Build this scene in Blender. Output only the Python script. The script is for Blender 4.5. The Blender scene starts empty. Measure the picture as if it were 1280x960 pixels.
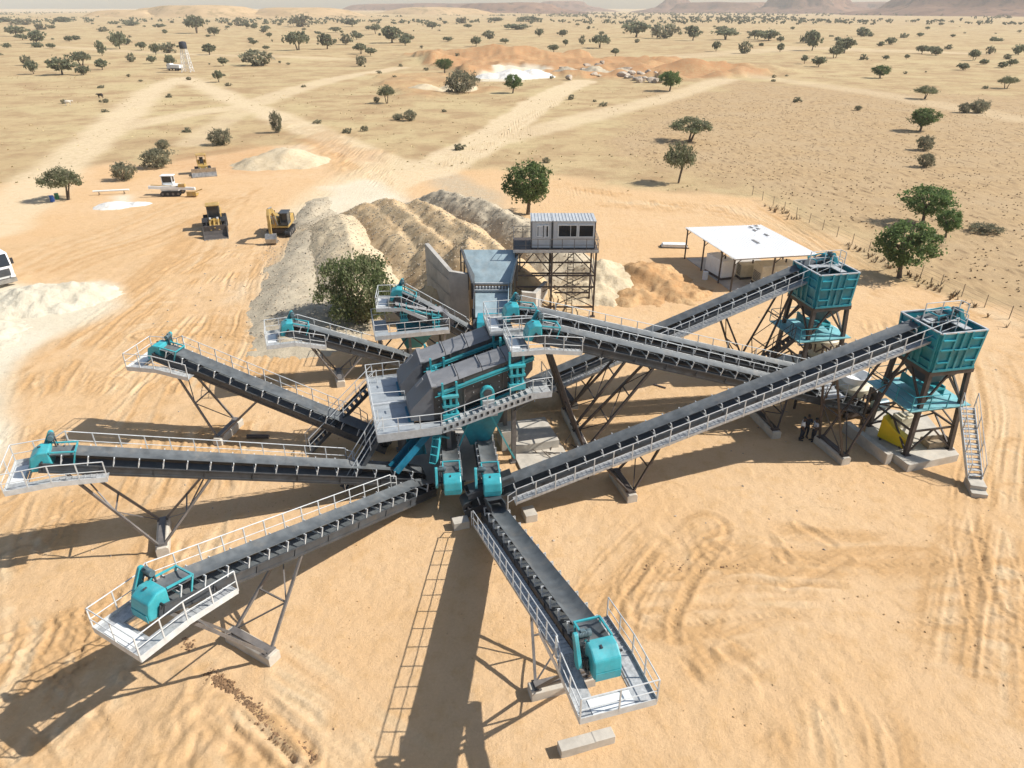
# aggregate screening plant in the dry savanna, drone view
HAZE=.0001; SUN_EL=43; SUN_AZ=1; SUN_S=4.9; SKY_S=.10; SKY_DUST=1.5; EXPO=.37
import bpy, bmesh, math, random
import numpy as np
from mathutils import Vector, Matrix
random.seed(11); rng = np.random.default_rng(11)
SC = bpy.context.scene
COL = SC.collection
PI = math.pi
R = math.radians

# ---------------------------------------------------------------- survey camera (used to read ground positions off the photo)
CAM_H, FPX, PITCH = 26.0, 887.0, R(28.0)
_f = Vector((0, math.cos(PITCH), -math.sin(PITCH))); _u = Vector((0, math.sin(PITCH), math.cos(PITCH))); _r = Vector((1, 0, 0))
def G(u, v, z=0.0):
    q = _r*((u-640)/FPX) + _u*((480-v)/FPX) + _f
    t = (z-CAM_H)/q.z
    return Vector((q.x*t, q.y*t, z))

# ---------------------------------------------------------------- materials
MATS = {}
def nt(name):
    m = bpy.data.materials.new(name); m.use_nodes = True
    n = m.node_tree; b = n.nodes['Principled BSDF']
    MATS[name] = m
    return m, n, b
def N(n, t, **k):
    x = n.nodes.new(t)
    for a, v in k.items():
        if a in x.inputs.keys() if hasattr(x.inputs, 'keys') else False: x.inputs[a].default_value = v
        else: setattr(x, a, v)
    return x
def noise(n, scale, detail=6.0, rough=.6, vec=None):
    x = n.nodes.new('ShaderNodeTexNoise'); x.inputs['Scale'].default_value = scale
    x.inputs['Detail'].default_value = detail; x.inputs['Roughness'].default_value = rough
    if vec is not None: n.links.new(vec, x.inputs['Vector'])
    return x
def ramp(n, src, p0, p1, c0=(0,0,0,1), c1=(1,1,1,1)):
    x = n.nodes.new('ShaderNodeValToRGB'); e = x.color_ramp.elements
    e[0].position = p0; e[1].position = p1; e[0].color = c0; e[1].color = c1
    n.links.new(src, x.inputs['Fac']); return x
def mix(n, fac, a, b, mode='MIX'):
    x = n.nodes.new('ShaderNodeMix'); x.data_type = 'RGBA'; x.blend_type = mode
    for s, i in ((fac, 0), (a, 6), (b, 7)):
        if hasattr(s, 'links') or hasattr(s, 'is_linked'): n.links.new(s, x.inputs[i])
        elif isinstance(s, (int, float)): x.inputs[i].default_value = s
        else: x.inputs[i].default_value = (*s, 1) if len(s) == 3 else s
    return x.outputs[2]
def bump(n, b, src, strength, dist):
    x = n.nodes.new('ShaderNodeBump'); x.inputs['Strength'].default_value = strength; x.inputs['Distance'].default_value = dist
    n.links.new(src, x.inputs['Height']); n.links.new(x.outputs['Normal'], b.inputs['Normal']); return x
def mat(name, c, rough=.6, metal=0.0, var=.18, scale=2.0, dust=.0, dustc=(.5,.36,.22), bmp=0.0, c2=None, spec=.5):
    m, n, b = nt(name)
    tc = n.nodes.new('ShaderNodeTexCoord').outputs['Object']
    n1 = noise(n, scale, 8, .65, tc)
    c2 = c2 or tuple(max(0, x*(1-var*2)) for x in c)
    c3 = tuple(min(1, x*(1+var)) for x in c)
    r1 = ramp(n, n1.outputs['Fac'], .3, .7, (*c2, 1), (*c3, 1))
    out = r1.outputs['Color']
    if dust > 0:
        n2 = noise(n, scale*.45+.3, 9, .7, tc)
        r2 = ramp(n, n2.outputs['Fac'], .62-dust*.35, .85-dust*.25)
        mf = n.nodes.new('ShaderNodeMath'); mf.operation = 'MULTIPLY'; mf.inputs[1].default_value = min(1, dust*1.3)
        n.links.new(r2.outputs['Color'], mf.inputs[0])
        out = mix(n, mf.outputs[0], out, dustc)
    n.links.new(out, b.inputs['Base Color'])
    rr = ramp(n, n1.outputs['Fac'], .3, .7, (rough*.8,)*3+(1,), (min(1, rough*1.2),)*3+(1,))
    n.links.new(rr.outputs['Color'], b.inputs['Roughness'])
    b.inputs['Metallic'].default_value = metal
    b.inputs['Specular IOR Level'].default_value = spec
    if bmp: bump(n, b, noise(n, scale*8, 5, .6, tc).outputs['Fac'], .5, bmp)
    return m
BELT   = mat('rubber_belt', (.105,.115,.12), .55, 0, .22, 1.6, .30, (.30,.26,.21))
FRAME  = mat('dark_painted_steel', (.055,.06,.066), .5, .0, .2, 2.0, .22, (.25,.19,.13))
SHELL  = mat('charcoal_cladding', (.13,.135,.148), .5, 0, .12, 1.2, .2, (.19,.18,.165))
PANELB = mat('dusty_side_plate', (.085,.075,.07), .6, 0, .2, 1.5, .3, (.18,.14,.11))
COVER  = mat('grey_cover_sheet', (.23,.23,.235), .6, 0, .13, 1.3, .3, (.28,.25,.215))
GALV   = mat('galvanised_steel', (.56,.57,.57), .45, .25, .12, 3.0, .15)
RAIL   = mat('pale_rail_paint', (.60,.61,.60), .5, .1, .1, 3.0, .1)
GRATE  = mat('steel_grating', (.47,.48,.48), .55, .3, .2, 6.0, .2)
DECK   = mat('grey_deck_plate', (.36,.39,.41), .5, .15, .12, 1.5, .25, (.42,.36,.29))
TEAL   = mat('teal_paint', (.045,.36,.405), .42, 0, .14, 1.5, .34, (.25,.36,.35))
TEALD  = mat('deep_teal_paint', (.022,.27,.33), .45, 0, .18, 1.0, .32, (.20,.34,.36))
TEALB  = mat('blue_teal_paint', (.012,.17,.27), .5, 0, .2, 1.5, .12)
LTEAL  = mat('pale_teal_deck', (.20,.47,.50), .55, 0, .15, 1.2, .3, (.42,.42,.36))
LEGB   = mat('brown_primer_steel', (.075,.058,.05), .6, 0, .25, 1.5, .25, (.25,.18,.13))
LEGG   = mat('grey_leg_steel', (.17,.155,.145), .55, .1, .2, 1.5, .25, (.35,.27,.2))
BLACK  = mat('black_rubber', (.02,.02,.022), .7, 0, .2, 3.0, .1)
MOTOR  = mat('motor_grey_blue', (.13,.19,.21), .45, .2, .15, 5.0, .1)
CONC   = mat('cast_concrete', (.50,.455,.385), .85, 0, .14, 1.2, .3, (.50,.36,.22), .01)
CONCD  = mat('stained_concrete', (.45,.42,.375), .9, 0, .2, .5, .3, (.42,.34,.26), .02)
WHITE  = mat('white_paint', (.78,.78,.76), .5, 0, .06, 1.0, .12)
ROOFW  = mat('white_roof_sheet', (.90,.89,.87), .55, 0, .03, .4, .08, (.55,.5,.42))
CABIN  = mat('cabin_sheet', (.60,.615,.63), .5, .1, .08, 1.0, .1)
CREAM  = mat('cream_machine_paint', (.60,.54,.40), .5, 0, .12, 1.5, .25)
YELLOW = mat('yellow_paint', (.72,.50,.01), .45, 0, .08, 1.5, .1)
CATY   = mat('machine_yellow', (.48,.30,.07), .55, 0, .25, 1.2, .5, (.42,.32,.2))
GLASS  = mat('dark_glass', (.02,.025,.03), .1, 0, .1, 1.0)
STEELW = mat('worn_steel', (.42,.40,.37), .4, .6, .2, 2.0, .25)
TRED   = mat('primary_steel', (.33,.42,.45), .5, .2, .15, 1.0, .3, (.42,.37,.3))
PLATEW = mat('bright_floor_plate', (.74,.75,.74), .5, .1, .06, 2.0, .15)
WOOD   = mat('old_timber', (.34,.26,.17), .8, 0, .25, 3.0)
SKIN   = mat('brown_skin', (.10,.055,.035), .5, 0, .1, 5)
SHIRTW = mat('white_cotton', (.75,.75,.74), .8, 0, .05, 5)
SHIRTG = mat('pale_grey_cotton', (.52,.54,.57), .8, 0, .05, 5)
CLOTHD = mat('dark_cloth', (.025,.03,.045), .85, 0, .2, 5)
HAIR   = mat('black_hair', (.012,.011,.01), .7)
BLUEP  = mat('blue_plastic', (.02,.12,.45), .4)
GREENP = mat('green_plastic', (.03,.25,.10), .4)
REDP   = mat('red_paint', (.45,.05,.03), .5)
BROWNF = mat('dark_cow_hide', (.025,.018,.014), .8)
PALEF  = mat('pale_cow_hide', (.62,.56,.46), .8)
BARK   = mat('bark', (.13,.095,.065), .9, 0, .3, 6)

# ---------------------------------------------------------------- mesh builder
class MB:
    def __init__(s): s.v=[]; s.f=[]; s.m=[]
    def add(s, vs, fs, mi=0):
        o=len(s.v); s.v += [tuple(x) for x in vs]
        for f in fs: s.f.append(tuple(i+o for i in f)); s.m.append(mi)
        return s
    def box(s, c, d, rot=None, mi=0):
        x,y,z=[k/2 for k in d]; P=[(-x,-y,-z),(x,-y,-z),(x,y,-z),(-x,y,-z),(-x,-y,z),(x,-y,z),(x,y,z),(-x,y,z)]
        c=Vector(c)
        P=[(rot@Vector(p) if rot else Vector(p))+c for p in P]
        return s.add(P, [(0,3,2,1),(4,5,6,7),(0,1,5,4),(1,2,6,5),(2,3,7,6),(3,0,4,7)], mi)
    def rbox(s, a, b, mi=0):
        return s.box([(a[i]+b[i])/2 for i in range(3)], [abs(b[i]-a[i]) for i in range(3)], None, mi)
    def bar(s, p, q, w, h=None, mi=0, up=(0,0,1)):
        h = h or w
        p=Vector(p); q=Vector(q); d=q-p; L=d.length
        if L<1e-6: return s
        d/=L; u=Vector(up)
        if abs(d.dot(u))>.98: u=Vector((1,0,0))
        y=u.cross(d).normalized(); z=d.cross(y)
        M=Matrix((d,y,z)).transposed()
        return s.box((p+q)/2, (L,w,h), M, mi)
    def tube(s, p, q, r, n=8, r2=None, mi=0, cap=True):
        return s.path([p,q],[r, r if r2 is None else r2], n, mi, cap)
    def path(s, pts, rad, n=8, mi=0, cap=True):
        pts=[Vector(p) for p in pts]
        if not hasattr(rad,'__len__'): rad=[rad]*len(pts)
        o=len(s.v); prev=None
        for i,p in enumerate(pts):
            d=(pts[min(i+1,len(pts)-1)]-pts[max(i-1,0)])
            d = d.normalized() if d.length>1e-9 else Vector((0,0,1))
            u=Vector((0,0,1)) if abs(d.z)<.95 else Vector((1,0,0))
            x=u.cross(d).normalized() if prev is None else (prev-d*prev.dot(d)).normalized()
            prev=x; y=d.cross(x)
            for k in range(n):
                a=2*PI*k/n; s.v.append(tuple(p+(x*math.cos(a)+y*math.sin(a))*rad[i]))
        for i in range(len(pts)-1):
            for k in range(n):
                a=o+i*n+k; b=o+i*n+(k+1)%n
                s.f.append((a,b,b+n,a+n)); s.m.append(mi)
        if cap:
            s.f.append(tuple(o+k for k in range(n-1,-1,-1))); s.m.append(mi)
            s.f.append(tuple(o+(len(pts)-1)*n+k for k in range(n))); s.m.append(mi)
        return s
    def prism(s, outline, vec, mi=0):
        n=len(outline); v=Vector(vec)
        A=[Vector(p) for p in outline]; B=[p+v for p in A]
        fs=[tuple(range(n-1,-1,-1)), tuple(range(n,2*n))]+[(i,(i+1)%n,(i+1)%n+n,i+n) for i in range(n)]
        return s.add(A+B, fs, mi)
    def loft(s, rings, mi=0, cap=True):
        n=len(rings[0]); o=len(s.v)
        for r in rings: s.v += [tuple(p) for p in r]
        for i in range(len(rings)-1):
            for k in range(n):
                a=o+i*n+k; b=o+i*n+(k+1)%n; s.f.append((a,b,b+n,a+n)); s.m.append(mi)
        if cap:
            s.f.append(tuple(o+k for k in range(n-1,-1,-1))); s.m.append(mi)
            s.f.append(tuple(o+(len(rings)-1)*n+k for k in range(n))); s.m.append(mi)
        return s
    def mesh(s, name, mats):
        me=bpy.data.meshes.new(name); me.from_pydata(s.v, [], s.f)
        for m in (mats if isinstance(mats,(list,tuple)) else [mats]): me.materials.append(m)
        if any(s.m): me.polygons.foreach_set('material_index', s.m)
        bm=bmesh.new(); bm.from_mesh(me); bmesh.ops.recalc_face_normals(bm, faces=bm.faces); bm.to_mesh(me); bm.free()
        return me
    def build(s, name, mats, parent=None, smooth=False, bevel=0):
        me=s.mesh(name, mats)
        if smooth: smooth_by_angle(me)
        o=bpy.data.objects.new(name, me); COL.objects.link(o)
        if parent: o.parent=parent
        if bevel:
            b=o.modifiers.new('bevel','BEVEL'); b.width=bevel; b.segments=2; b.limit_method='ANGLE'
        return o
def smooth_by_angle(me, ang=40):
    me.polygons.foreach_set('use_smooth', [True]*len(me.polygons))
    bm=bmesh.new(); bm.from_mesh(me)
    for e in bm.edges:
        e.smooth = not (len(e.link_faces)!=2 or e.calc_face_angle(0)>R(ang))
    bm.to_mesh(me); bm.free()
def tag(o, label=None, cat=None, group=None, kind=None):
    if label: o['label']=label
    if cat: o['category']=cat
    if group: o['group']=group
    if kind: o['kind']=kind
    return o
def thing(name, label, cat, loc=(0,0,0), rz=0.0, group=None):
    o=bpy.data.objects.new(name, None); COL.objects.link(o); o.empty_display_size=.3
    o.location=loc; o.rotation_euler=(0,0,rz)
    return tag(o, label, cat, group)
def copy_tree(o, parent=None):
    c=o.copy(); COL.objects.link(c)
    if parent: c.parent=parent
    for ch in list(o.children): copy_tree(ch, c)
    return c
def inst(name, me, parent, loc, rot=(0,0,0)):
    o=bpy.data.objects.new(name, me); COL.objects.link(o); o.parent=parent; o.location=loc; o.rotation_euler=rot
    return o
def rail(mb, base, h=1.0, sp=1.2, r=.026, mid=True, up=None):
    up=Vector(up or (0,0,1)); base=[Vector(b) for b in base]
    for i in range(len(base)-1):
        p,q=base[i],base[i+1]; L=(q-p).length; k=max(1,round(L/sp))
        for j in range(k+1):
            if j==0 and i>0: continue
            a=p.lerp(q,j/k); mb.bar(a, a+up*h, r*1.9)
        mb.tube(p+up*h, q+up*h, r, 6)
        if mid: mb.tube(p+up*h*.5, q+up*h*.5, r*.8, 6)
    return mb
# value noise in numpy for terrain
def vnoise(x, y, seed=0):
    xi=np.floor(x).astype(np.int64); yi=np.floor(y).astype(np.int64); fx=x-xi; fy=y-yi
    fx=fx*fx*(3-2*fx); fy=fy*fy*(3-2*fy)
    def h(a,b):
        n=(a*374761393+b*668265263+seed*1442695041)&0x7fffffff
        n=((n^(n>>13))*1274126177)&0x7fffffff
        return ((n^(n>>16))&0xffff)/65535.0
    return (h(xi,yi)*(1-fx)+h(xi+1,yi)*fx)*(1-fy)+(h(xi,yi+1)*(1-fx)+h(xi+1,yi+1)*fx)*fy
def fbm(x,y,oct=4,seed=0):
    r=np.zeros_like(x); a=.5; t=0
    for i in range(oct):
        r+=a*vnoise(x,y,seed+i*17); t+=a; a*=.5; x=x*2.03+5.1; y=y*2.03+9.7
    return r/t
def segdist(X,Y,pts):
    d=np.full(X.shape,1e9)
    for (ax,ay),(bx,by) in zip(pts[:-1],pts[1:]):
        dx,dy=bx-ax,by-ay; t=np.clip(((X-ax)*dx+(Y-ay)*dy)/(dx*dx+dy*dy+1e-9),0,1)
        d=np.minimum(d,np.hypot(X-ax-t*dx,Y-ay-t*dy))
    return d
def inside(X,Y,poly):
    c=np.zeros(X.shape,bool); n=len(poly)
    for i in range(n):
        x1,y1=poly[i]; x2,y2=poly[(i+1)%n]
        if y1==y2: continue
        c ^= ((y1>Y)!=(y2>Y)) & (X<(x2-x1)*(Y-y1)/(y2-y1)+x1)
    return c
def sdf(X,Y,poly):   # positive inside
    d=segdist(X,Y,list(poly)+[poly[0]])
    return np.where(inside(X,Y,poly),d,-d)
sst=lambda a,b,x: (lambda t: t*t*(3-2*t))(np.clip((x-a)/(b-a),0,1))
def gp(*px): return [tuple(G(u,v)[:2]) for u,v in px]
# ---------------------------------------------------------------- GROUND
def axis(lo, dlo, dhi, hi, step, grow):
    a=list(np.arange(dlo,dhi+1e-6,step)); s=step
    b=[a[-1]]
    while b[-1]<hi: s*=grow; b.append(b[-1]+s)
    c=[a[0]]; s=step
    while c[-1]>lo: s*=grow; c.append(c[-1]-s)
    return np.array(c[:0:-1]+a+b[1:])
gx=axis(-9000,-34,34,9000,.1,1.026); gy=axis(-60,11,58,11000,.1,1.018)
X,Y=np.meshgrid(gx,gy); nx,ny=len(gx),len(gy)
near=1-sst(90,260,np.hypot(X,Y))
wx=X+(fbm(X*.08,Y*.08,3,3)-.5)*9*(1+np.hypot(X,Y)/260); wy=Y+(fbm(X*.08,Y*.08,3,4)-.5)*9*(1+np.hypot(X,Y)/260)
pad_poly=gp((-420,330),(-30,236),(90,214),(200,205),(330,184),(420,178),(500,214),(560,214),(640,212),(760,236),(935,246),(1080,318),(1290,420),(1750,660))+[(60,-60),(-60,-60)]
field_poly=gp((760,165),(905,100),(1100,112),(1450,140),(1900,300),(1750,640),(1290,408),(1080,306),(940,238),(800,205))
pad=sst(-2.5,2.5,sdf(wx,wy,pad_poly)); field=sst(-9,7,sdf(wx+(wx-X)*.6,wy+(wy-Y)*.6,field_poly))
track=np.zeros_like(X)
def road(px,w,soft=.3,amt=1.0):
    soft*=.7
    global track
    d=segdist(X+(fbm(X*.15,Y*.15,3,9)-.5)*3,Y+(fbm(X*.15,Y*.15,3,10)-.5)*3,gp(*px))
    track=np.maximum(track,amt*(1-sst(w*(1-soft),w*(1+soft),d)))
road([(440,262),(470,232),(540,212),(600,180),(640,152),(690,118),(728,101)],5.5)
road([(400,262),(450,228),(500,208)],6,.6)
road([(-20,290),(60,222),(110,180),(160,140),(190,113),(228,97)],5,.5)
road([(228,97),(270,115),(310,132),(370,155),(430,180),(500,214)],4.5,.5)
road([(150,160),(230,143),(310,132),(360,115),(420,98),(500,84)],5,.6,.8)
road([(310,132),(260,165),(240,180)],3.5,.6,.6)
road([(620,175),(690,158),(760,140),(840,120),(905,100)],5,.6,.8)
road([(60,60),(250,68),(420,72)],9,.7,.5)
road([(940,95),(1100,118),(1280,150)],6,.8,.5)
road([(860,70),(1000,60),(1200,66)],16,.8,.5)
white=np.zeros_like(X)
for px,a in (([(-60,330),(40,352),(128,352),(134,372),(96,396),(60,420),(40,500),(-30,620),(-200,600)],1.),
             ([(396,232),(470,222),(500,250),(440,300),(418,330),(400,300)],.75),
             ([(118,262),(128,250),(150,246),(168,252),(150,262)],1.),
             ([(318,208),(345,184),(385,180),(398,200),(390,214)],.35),
             ([(300,352),(335,350),(330,372),(296,376)],.3),
             ([(596,100),(620,84),(676,84),(690,96),(640,102)],.9)):
    white=np.maximum(white,a*sst(-1.5,2.0,sdf(wx+.3*(X-wx),wy+.3*(Y-wy),gp(*px))))
# disturbed soil: tyre ruts as curved pairs of shallow grooves
Z=np.zeros_like(X); dist=np.zeros_like(X); tone=np.zeros_like(X)
def rut(px,w=.28,gap=2.0,depth=.07,amt=.8,lugs=True,tn=0.):
    P=gp(*px)
    # smooth the polyline
    for _ in range(2):
        Q=[P[0]]
        for a,b in zip(P[:-1],P[1:]):
            Q += [(a[0]*.75+b[0]*.25,a[1]*.75+b[1]*.25),(a[0]*.25+b[0]*.75,a[1]*.25+b[1]*.75)]
        P=Q+[P[-1]]
    xs=[p[0] for p in P]; ys=[p[1] for p in P]
    m=(X>min(xs)-4)&(X<max(xs)+4)&(Y>min(ys)-4)&(Y<max(ys)+4)
    if not m.any(): return
    x,y=X[m],Y[m]; ww=(fbm(x*.5,y*.5,3,21)-.5)*.5
    d=segdist(x+ww,y+ww*.7,P)
    e=np.abs(d-gap/2)
    brk=sst(.32,.55,fbm(x*.22,y*.22,3,33))
    g=np.exp(-(e/w)**2)*brk
    bm_=np.exp(-((e-w*1.9)/(w*.7))**2)*brk
    if tn:
        tone[m]+= tn*brk*(np.exp(-((e/(w*2.2))**4))*.9+np.exp(-((d/(gap*.5+w*2))**6))*.35)
    lug=(.62+.38*np.sign(np.sin(17.0*(x*.75+y+.35*(d-gap/2))))) if lugs else 1
    Z[m]+= -depth*g*lug+depth*.75*bm_
    dist[m]=np.maximum(dist[m],amt*g)
R1=[[(165,960),(200,880),(250,820),(300,860),(420,960)],[(0,820),(60,800),(110,830),(190,900),(260,960)],[(20,700),(80,760),(60,860),(0,930)],
 [(120,640),(90,700),(110,790),(60,900)],[(60,620),(30,700),(50,780),(0,860)],[(240,470),(200,560),(170,640),(110,760)],[(280,480),(250,560),(190,640),(150,740),(60,820)],
 [(310,330),(270,420),(240,520),(200,640)],[(290,320),(250,400),(170,480),(60,560),(0,620)],[(330,320),(320,400),(280,470),(240,560)],[(345,330),(335,400),(310,470)],
 [(255,320),(200,350),(100,420),(30,520),(0,600)],[(230,255),(150,290),(60,320),(0,360)],[(270,250),(220,320),(120,400),(20,460)],[(170,460),(120,540),(40,600)],
 [(300,250),(200,300),(90,330),(0,400)],[(420,960),(330,880),(260,830),(180,830)],[(120,960),(80,900),(110,850)],[(20,960),(60,880),(140,860)],
 [(900,690),(960,670),(1060,690),(1200,680)],[(820,830),(880,900),(900,960)],[(860,820),(930,880),(960,960)],[(1000,820),(1050,880),(1060,960)],[(880,660),(830,720),(800,790),(830,860),(900,940)],
 [(1240,620),(1210,760),(1200,860),(1210,960)],[(1275,560),(1250,720),(1245,960)],[(820,760),(950,745),(1100,760),(1280,740)],[(900,830),(1000,800),(1120,800),(1280,830)],
 [(1010,290),(1120,360),(1280,440)],[(980,270),(1110,350),(1280,425)],[(1070,370),(1180,400),(1280,470)],[(1235,440),(1260,520),(1240,620),(1280,760)],[(760,250),(840,256),(940,262),(1050,320)],
 [(700,230),(780,245),(900,262)],[(440,180),(470,200),(500,225)],[(380,160),(430,190),(480,230)],[(330,150),(400,170),(470,210)],[(560,205),(620,170),(690,130)],[(550,215),(640,160),(705,118)],
 [(40,500),(60,440),(90,380)],[(20,560),(30,480),(60,420)],[(180,420),(260,410),(330,420)],[(150,380),(220,370),(300,380)],[(390,255),(370,320),(345,400)],[(240,700),(270,640),(260,580)],[(330,470),(300,520),(280,560)]]
_rr=random.Random(3)
for i,p in enumerate(R1):
    rut(p,w=.12+.04*(i%3),gap=1.7+.3*(i%4),depth=.03+.018*(i%3),amt=.8,tn=-.5 if i%2 else .35)
    for j in range(6):
        ox,oy=_rr.uniform(-70,70),_rr.uniform(-32,32); sc_=_rr.uniform(.8,1.25); c0=p[len(p)//2]
        rut([(c0[0]+(q[0]-c0[0])*sc_+ox*(q[1]/700),max(160,c0[1]+(q[1]-c0[1])*sc_+oy*(q[1]/700))) for q in p],w=_rr.choice((.08,.11,.14)),gap=_rr.uniform(1.5,2.3),depth=_rr.choice((.008,.014,.026)),amt=.5,tn=_rr.uniform(-.55,.5))
for q in ([(845,822),(890,870),(905,905)],[(880,815),(935,875),(955,915)],[(905,815),(950,850)],[(985,820),(1010,880)],[(1015,815),(1035,880)],[(1040,820),(1062,885)],[(930,850),(925,910),(945,960)],[(880,678),(905,690)],[(960,672),(985,700)],[(945,660),(965,690)],[(1000,655),(1040,680)],[(1060,700),(985,735)],[(890,680),(870,700)],[(1100,545),(1100,570)],
          [(1140,395),(1155,415)],[(1120,392),(1132,415)],[(1100,390),(1105,412)],[(1085,392),(1085,410)]):
    rut(q,w=.22,gap=.0,depth=.055,amt=.2,lugs=False)
for q in ([(300,850),(330,900),(380,945)],[(275,850),(320,915),(350,950)],[(240,800),(290,840)]): rut(q,w=.2,gap=.9,depth=.14,amt=1.,lugs=True)
# churned sand with wheel scallops (right foreground and bottom left) and loose heaps
def churn(px,depth,sc,sd,amt=.5):
    m=sst(-2.5,2.0,sdf(wx,wy,gp(*px)))
    r=fbm(X*sc,Y*sc*.6,4,sd); r2=np.abs(r-.5)*2
    Z[:]+= m*depth*(.7-r2*1.6); dist[:]=np.maximum(dist,amt*m*sst(.0,.5,1-r2*3))
churn([(740,660),(860,640),(920,700),(830,740),(760,780)],.05,1.1,51)
churn([(820,800),(1000,790),(1060,870),(1020,980),(840,980)],.05,.8,52,.2)

churn([(180,800),(300,830),(420,960),(250,960)],.10,1.1,54,.7)
churn([(0,560),(160,600),(150,960),(0,960)],.025,.7,55,.25)
churn([(150,400),(360,400),(330,560),(200,640),(120,560)],.035,.8,56,.35)
churn([(1075,385),(1140,385),(1160,430),(1090,440)],.08,1.2,57,.4)
churn([(30,300),(330,240),(360,380),(150,420)],.07,.5,58,.4)
churn([(330,150),(430,160),(500,215),(420,225)],.3,.3,59,.6)
churn([(640,470),(720,480),(735,570),(690,600),(640,540)],.22,.8,60,.7)
churn([(270,820),(345,900),(400,950),(380,960),(260,850)],.3,1.1,61,1.)
fur=field*near*.12*(fbm(X*.9+Y*.25,Y*.35,3,71)-.5)
Z+= pad*near*(.05*(fbm(X*2.6,Y*2.6,3,1)-.5)+.07*(fbm(X*.25,Y*.25,3,2)-.5))+fur*1.5
Z-= .10*near*(1-pad)*0
# quarry pit banks in the middle distance and far swells
far=sst(180,420,Y)
Z+= far*(fbm(X*.006,Y*.006,4,5)-.5)*5
def swell(u,v,rx,ry,h):
    p=G(u,v); global Z
    q=np.hypot((X-p.x)/rx,(Y-p.y)/ry); n=.75+.5*fbm(X*.05,Y*.05,4,77)
    Z=Z+h*np.exp(-q*q*2)*n
red=np.zeros_like(X)
for px,a in (([(505,68),(560,62),(720,66),(760,74),(850,74),(968,94),(880,100),(760,98),(690,96),(590,94),(540,84)],1.),([(470,92),(560,92),(620,112),(540,122),(480,112)],.5),([(860,86),(968,92),(900,100)],.8),
             ([(380,160),(440,178),(490,206),(430,204),(390,180)],.6),([(200,188),(330,176),(400,205),(320,225),(230,215)],.35),([(760,330),(830,318),(850,350),(800,372)],.6)):
    red=np.maximum(red,a*sst(-2.,4.,sdf(wx,wy,gp(*px))))
pit=red*sst(200,240,Y)
Z+= pit*(fbm(X*.05,Y*.09,4,91)-.42)*9
swell(620,72,60,14,5); swell(900,90,45,9,4.5); swell(540,78,35,9,3.5); swell(820,84,25,7,3.0); swell(730,78,30,8,3)
Z+= sst(700,2600,Y)*sst(-1500,-200,-np.abs(X+900))*8
me=bpy.data.meshes.new('ground'); nv=nx*ny
co=np.stack([X.ravel(),Y.ravel(),Z.ravel()],1).astype(np.float32)
ii=np.arange(nv).reshape(ny,nx); fq=np.stack([ii[:-1,:-1],ii[:-1,1:],ii[1:,1:],ii[1:,:-1]],-1).reshape(-1,4)
me.vertices.add(nv); me.vertices.foreach_set('co',co.ravel())
me.loops.add(fq.size); me.loops.foreach_set('vertex_index',fq.ravel().astype(np.int32))
me.polygons.add(len(fq)); me.polygons.foreach_set('loop_start',np.arange(0,fq.size,4,dtype=np.int32))
me.update(calc_edges=True); me.polygons.foreach_set('use_smooth',np.ones(len(fq),bool))
def attr(name,a):
    at=me.attributes.new(name,'FLOAT','POINT'); at.data.foreach_set('value',a.ravel().astype(np.float32))
grav=np.zeros_like(X)
for px,a in (([(405,235),(470,228),(500,245),(470,330),(470,400),(430,430),(335,425),(338,360),(352,300),(385,255)],1.),([(560,215),(620,240),(660,290),(640,300),(560,250),(530,222)],.7)):
    grav=np.maximum(grav,a*sst(-2.0,2.0,sdf(wx*.3+X*.7,wy*.3+Y*.7,gp(*px))))
for n_,a_ in (('grav',grav),('tone',np.clip(tone*.5+.5,0,1)),('pad',pad),('field',field),('track',track),('white',white),('dist',np.clip(dist,0,1)),('red',red)): attr(n_,a_)
ground=bpy.data.objects.new('ground',me); COL.objects.link(ground); tag(ground,kind='structure')
m,n,b=nt('ground_soil')
pos=n.nodes.new('ShaderNodeNewGeometry').outputs['Position']
def at_(x):
    a=n.nodes.new('ShaderNodeAttribute'); a.attribute_name=x; return a.outputs['Fac']
def mul(a,k,op='MULTIPLY'):
    x=n.nodes.new('ShaderNodeMath'); x.operation=op; x.use_clamp=True
    for i,s in enumerate((a,k)):
        if isinstance(s,(int,float)): x.inputs[i].default_value=s
        else: n.links.new(s,x.inputs[i])
    return x.outputs[0]
big=noise(n,.012,6,.6,pos).outputs['Fac']; mid=noise(n,.09,7,.65,pos).outputs['Fac']; sm=noise(n,.9,8,.7,pos).outputs['Fac']; fine=noise(n,7,8,.8,pos).outputs['Fac']
# dry plain
c=mix(n,ramp(n,big,.38,.62).outputs['Color'],(.48,.35,.19),(.54,.415,.23))
c=mix(n,ramp(n,mid,.44,.60).outputs['Color'],c,(.40,.275,.15))
mid2=noise(n,.03,7,.7,pos).outputs['Fac']
c=mix(n,mul(ramp(n,mid2,.50,.58).outputs['Color'],.75),c,(.54,.43,.235))
mid3=noise(n,.22,6,.7,pos).outputs['Fac']
c=mix(n,mul(ramp(n,mid3,.54,.66).outputs['Color'],.6),c,(.36,.255,.135))
tuft=n.nodes.new('ShaderNodeTexVoronoi'); tuft.inputs['Scale'].default_value=.55; n.links.new(pos,tuft.inputs['Vector'])
tmask=mul(ramp(n,tuft.outputs['Distance'],.12,.42,(1,1,1,1),(0,0,0,1)).outputs['Color'],ramp(n,sm,.45,.6).outputs['Color'])
c=mix(n,mul(tmask,.5),c,(.27,.20,.10))
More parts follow.
